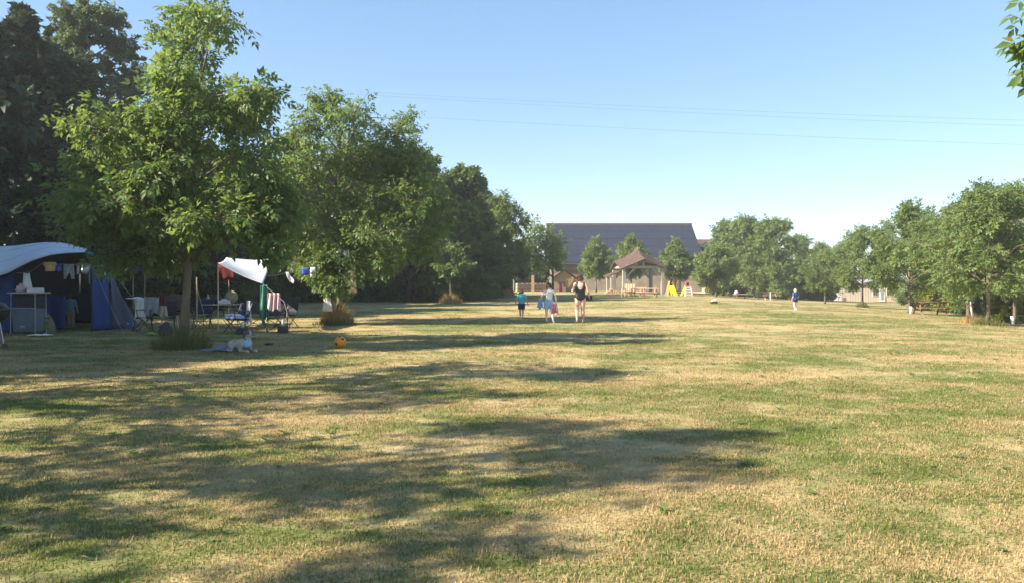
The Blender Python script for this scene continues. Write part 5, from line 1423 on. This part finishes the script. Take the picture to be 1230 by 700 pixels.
MB().ball((-.08, 0, .12), (.17, .12, .14), 14, 9).build("front_pouch", M['whitecloth'], bagw, smooth=True)
MB().ball((.10, .04, .12), (.17, .12, .14), 14, 9).build("back_pouch", M['royal'], bagw, smooth=True)
MB().tube([(-.05, 0, .26), (0, 0, .36), (.05, 0, .26)], .01, 6).build("handle", M['navy'], bagw)
line("washing_line", "thin cord from the tent corner to the grey tarpaulin", [at(124, 318.5, 22), at(157, 320, 22.6), at(187, 321, 23.3)], .005, 'rope', .02, "washing line")
PG = "thin poles holding the tarps"
def pole(label, px, d, top, m='polewood', r=.014, dx=0):
    b = gp(px, d); e = at(px + dx, top, d)
    o = MB().tube([(0, 0, 0), tuple(e - b)], r, 7).build("tent_pole", M[m]); o.location = b
    tag(o, label, "pole", PG)
pole("tan pole standing close right of the large walnut trunk", 236.5, 22.4, 333, r=.022)
pole("thin pole under the left end of the white tarpaulin", 275, 25.4, 314)
pole("thin pole under the front left corner of the white tarpaulin", 262, 22.65, 316.5, 'steel', .010)
pole("thin pole left of the camp chair with the white towel", 160, 23.7, 322)
pole("thin pole between the tent wing and the grey tarpaulin", 174, 24.4, 320)
line("guy_rope", "yellow green guy rope running from the trunk pole down to the right", [at(236.5, 345, 22.4), gp(252, 21.2)], .007, 'ropegreen', 0, "guy rope")
line("guy_rope", "pale guy rope slanting down from the tent wing to the camp chair", [at(141, 335, 23.6), at(166, 366, 23.0), gp(172, 22.6)], .005, 'rope', 0, "guy rope")
line("guy_rope", "guy rope from the white tarpaulin's low corner, with towels on it", [at(316, 341, 22.7), at(341, 362, 22.5), gp(352, 22.3)], .006, 'rope', 0, "guy rope")
towel("long sea green towel hanging from the white tarpaulin's low corner", at(317.5, 342.5, 22.65), .26, 1.02, 'seagreen', .4, 2, .04, .75, LG)
towel("pink patterned towel hanging on the guy rope beside the green towel", at(329, 352, 22.55), .38, .50, 'floral', .1, 3, .05, .9, LG)

def camp_chair(label, loc, rz, m, w=.58, back=.86, group="folding camp chairs"):
    t = thing("camp_chair", label, "camp chair", loc, rz, group)
    h = w / 2
    def seat(u, v): return ((u - .5) * w, (v - .5) * .46, .44 - .05 * math.sin(PI * u) - .03 * v)
    def bk(u, v): return ((u - .5) * w, .22 + .10 * v + .04 * math.sin(PI * u), .46 + (back - .46) * v)
    MB().grid(seat, 8, 6).build("seat", M[m], t, smooth=True, solid=.015)
    MB().grid(bk, 8, 6).build("backrest", M[m], t, smooth=True, solid=.015)
    for s in (-1, 1):
        MB().tube([(s * h, -.24, 0), (s * h, .20, .50), (s * h, .33, back)], .013, 7).build("leg", M['black'], t)
        MB().tube([(s * h, .28, 0), (s * h, -.20, .44), (s * h, -.24, .64)], .013, 7).build("leg", M['black'], t)
        MB().box((s * h, -.02, .65), (.05, .46, .025)).build("armrest", M['black'], t, bevel=.008)
        MB().tube([(s * h, -.24, .02), (-s * h, -.24, .40)], .010, 6).build("brace", M['black'], t)
    return t
# chairs by the table
ch1 = gp(284, 22.2)
camp_chair("dark camp chair with a blue and white towel folded on its seat", ch1, -.7, 'navy')
tw = thing("towel", "blue and white towel folded on the dark camp chair's seat", "towel", ch1 + Vector((-.05, -.02, .42)), -.7)
MB().box((0, 0, .05), (.52, .40, .09), None, .92).build("fold", M['lightblue'], tw, bevel=.03)
MB().box((-.02, -.04, .115), (.46, .30, .04), None, .9).build("fold", M['whitecloth'], tw, bevel=.015)
towel("pale striped cloth over the backrest of the chair with the folded towel", ch1 + Vector((.30, .12, .93)), .26, .62, 'whitecloth', -.7, 3, .03, .8)
ch2 = gp(333, 22.9)
camp_chair("dark camp chair beneath the pink patterned towel", ch2, .35, 'darkcloth')
camp_chair("dark camp chair at the right end of the camp, partly behind another", gp(343, 24.6), -.4, 'darkcloth', back=.95)
camp_chair("dark camp chair between the table and the sea green towel", gp(306, 24.2), .2, 'darkcloth', back=.80)
def cup(label, loc, m='whitecloth'):
    o = MB().lathe([(.035, 0), (.04, .08), (.042, .16), (.025, .17)], sides=12).tube([(.04, 0, .04), (.07, 0, .06), (.07, 0, .11), (.04, 0, .13)], .006, 6).build("jug", M[m], smooth=True); o.location = loc; tag(o, label, "jug")
cup("white jug on the grass at the foot of the chair with folded towel", gp(291.5, 21.7) + Vector((0, 0, .2)))
bpy.context.scene.collection.objects[-1]['label'] = bpy.context.scene.collection.objects[-1]['label']
cup("white jug beside the right chair under the pink towel", gp(340, 22.3) + Vector((0, 0, .22)))
for o_ in COL.objects:
    if o_.name.startswith("jug"):
        s_ = MB().box((0, 0, o_.location.z / 2 - .005), (.26, .26, o_.location.z - .012), None, .9).build("stool", M['darkcloth'], bevel=.01)
        s_.location = (o_.location.x, o_.location.y, 0)
        tag(s_, "dark box stool under the white jug by the chair with folded towel" if o_.name == "jug" else "dark box stool under the white jug by the right chair", "stool")

def table():
    c = gp(265, 24.6)
    t = thing("camp_table", "long pale topped camp table under the white tarpaulin", "camp table", c, .0)
    MB().box((0, 0, .74), (1.02, .62, .035)).build("tabletop", M['beige'], t, bevel=.008)
    for x in (-.44, .44):
        for y in (-.25, .25): MB().tube([(x * .92, y, .72), (x * 1.05, y, 0)], .014, 7).build("leg", M['grey'], t)
    z = .76
    def on(x, y): return c + Vector((x, y, z))
    o = MB().lathe([(.05, 0), (.055, .2), (.03, .25), (.025, .30)], sides=12).build("bottle", M['beige'], smooth=True); o.location = on(-.36, -.1); tag(o, "pale bottle at the left end of the camp table", "bottle")
    o = MB().ball((0, 0, .13), (.2, .14, .14), 12, 8).tube([(-.1, 0, .22), (0, 0, .34), (.1, 0, .22)], .012, 6).build("bag", M['darkcloth'], smooth=True); o.location = on(-.12, 0); tag(o, "dark bag in the middle of the camp table", "bag")
    o = MB().lathe([(.02, 0), (.2, .01), (.21, .03), (.02, .04)], sides=20).build("basket_lid", M['straww'], smooth=True); o.rotation_euler = (1.25, 0, .1); o.location = on(.28, .18) + Vector((0, 0, .20)); tag(o, "round straw basket lid standing upright on the camp table", "basket lid")
    o = MB().box((0, 0, .06), (.34, .22, .11), None, .9).ball((0, 0, .12), (.1, .08, .05), 8, 6).build("package", M['whitecloth'], bevel=.01); o.location = on(.16, -.12); tag(o, "white package on the right half of the camp table", "package")
table()

# chairs with clothes left of the trunk
ca = gp(172, 23.0)
camp_chair("camp chair leaning under a white towel and a grey jacket", ca, -.95, 'darkcloth', back=.92)
towel("white towel draped over the left camp chair", ca + Vector((-.02, -.20, .98)), .42, .62, 'whitecloth', -.35, 2, .05, .9)
flat_cloth("white towel end spread on top of the left camp chair", ca + Vector((-.15, -.05, .95)), .55, .35, 'whitecloth', "towel", "towel", .03, .15, 9)
towel("slate grey jacket hanging on the right of the white towel", gp(184, 22.8) + Vector((0, -.1, 1.02)), .44, .50, 'greycloth', .1, 2, .05, .95, name="jacket", cat="jacket")
cb = gp(196, 22.9)
camp_chair("camp chair beneath the red cloth left of the walnut trunk", cb, .25, 'darkcloth', .62, .95)
towel("faded red cloth hung over the camp chair near the trunk", cb + Vector((.0, -.14, 1.10)), .30, .40, 'red', .1, 3, .04, .8, name="cloth", cat="cloth")
towel("pale grey shirt hanging below the faded red cloth", cb + Vector((.10, -.2, .76)), .24, .30, 'beige', .2, 2, .04, .7, name="shirt", cat="shirt")
cc = gp(206, 23.2)
dm = thing("dome_chair", "round backed brown camp chair left of the walnut trunk", "camp chair", cc, .1, "folding camp chairs")
def dome(u, v):
    a = PI * (.02 + .96 * u); r = .44 * v
    return (r * math.cos(a) * 1.05, .18 + .18 * v * v - .1 * v, .58 + r * math.sin(a) * 1.2)
MB().grid(dome, 18, 8).build("backrest", M['browntile'], dm, smooth=True, solid=.03)
def dseat(u, v):
    a = 2 * PI * u; return (.36 * v * math.cos(a), .32 * v * math.sin(a) - .05, .46 + .06 * v)
MB().grid(dseat, 18, 5).build("seat", M['darkcloth'], dm, smooth=True, solid=.03)
for a in (.6, 2.5, 3.8, 5.6): MB().tube([(.26 * math.cos(a), .22 * math.sin(a), .46), (.36 * math.cos(a), .32 * math.sin(a), 0)], .014, 6).build("leg", M['steel'], dm)
camp_chair("dark camp chair right behind the walnut trunk and tan pole", gp(243, 24.0), .15, 'navy', .5, .92)

# washing under the second walnut
line("washing_line", "cord running from the tarp corner to the washing walnut", [at(322, 331, 23.2), at(350, 325, 24.2), at(372, 321, 25.2), at(404, 318, 26.6)], .006, 'rope', .05, "washing line")
garment("small white socks hanging on the cord right of the white tarpaulin", at(345, 327, 24.1), [(-.05, 0), (.05, 0), (.10, -.12), (.24, -.26), (.20, -.36), (.08, -.30), (0, -.16)], 'whitecloth', "socks", "socks", group=LG)
garment("small deep blue garment on the cord left of the washing walnut", at(367, 322, 25), RECT(.22, .22), 'royal', "garment", "garment", group=LG)
garment("small grey white garment next to the deep blue one", at(376, 321, 25.4), RECT(.16, .34), 'whitecloth', "garment", "garment", group=LG)
line("washing_line", "cord under the washing walnut at its right side", [at(398, 300, 26.2), at(420, 303, 25.8), at(430, 318, 25.7)], .006, 'rope', .02, "washing line")
garment("white shirt with dark stripe high under the washing walnut", at(410, 301.5, 25.9), SHIRT(.48, .62), 'whitecloth', "shirt", "shirt", group=LG)
garment("dark stripe cloth over the white shirt under the washing walnut", at(411, 301, 25.8), RECT(.10, .58), 'navy', "cloth", "cloth", group=LG)
garment("faded pink dress hanging right under the washing walnut", at(424, 317, 25.7), DRESS(.24, .95), 'floral', "dress", "dress", group=LG)
garment("blue green cloth hung low on the washing walnut trunk", at(398, 336, 26.0), RECT(.32, .36), 'turq', "cloth", "cloth", group=LG)
garment("long white and grey dress hung low by the straw coloured tuft", at(393, 347, 25.9), DRESS(.34, .74), 'whitecloth', "dress", "dress", group=LG)

# orange ball
ob = gp(408.5, 17.6)
t = thing("ball", "orange ball with a dark patch on the shaded lawn", "ball", ob + Vector((0, 0, .135)))
MB().ball((0, 0, 0), .135, 24, 16).build("skin", M['orange'], t, smooth=True)
for v in ((-.45, -.8, -.25), (.55, -.6, .55), (.0, -.3, .95)):
    n = Vector(v).normalized(); MB().tube([n * .130, n * .138], .035, 5).build("patch", M['darkcloth'], t)

# ------------------------------------------------------------------ air
def haze():
    o = MB().box((0, 126, 7.1), (560, 340, 21.8)).build("haze", bpy.data.materials.new("haze"))
    m = o.data.materials[0]; m.use_nodes = True; nt = m.node_tree
    for n in list(nt.nodes):
        if n.type == 'BSDF_PRINCIPLED': nt.nodes.remove(n)
    v = nt.nodes.new("ShaderNodeVolumePrincipled")
    v.inputs['Color'].default_value = (.90, .94, 1, 1); v.inputs['Density'].default_value = HAZE; v.inputs['Anisotropy'].default_value = 0.3
    nt.links.new(v.outputs[0], nt.nodes["Material Output"].inputs['Volume'])
    o['kind'] = 'stuff'
HAZE = 0.0008
haze()
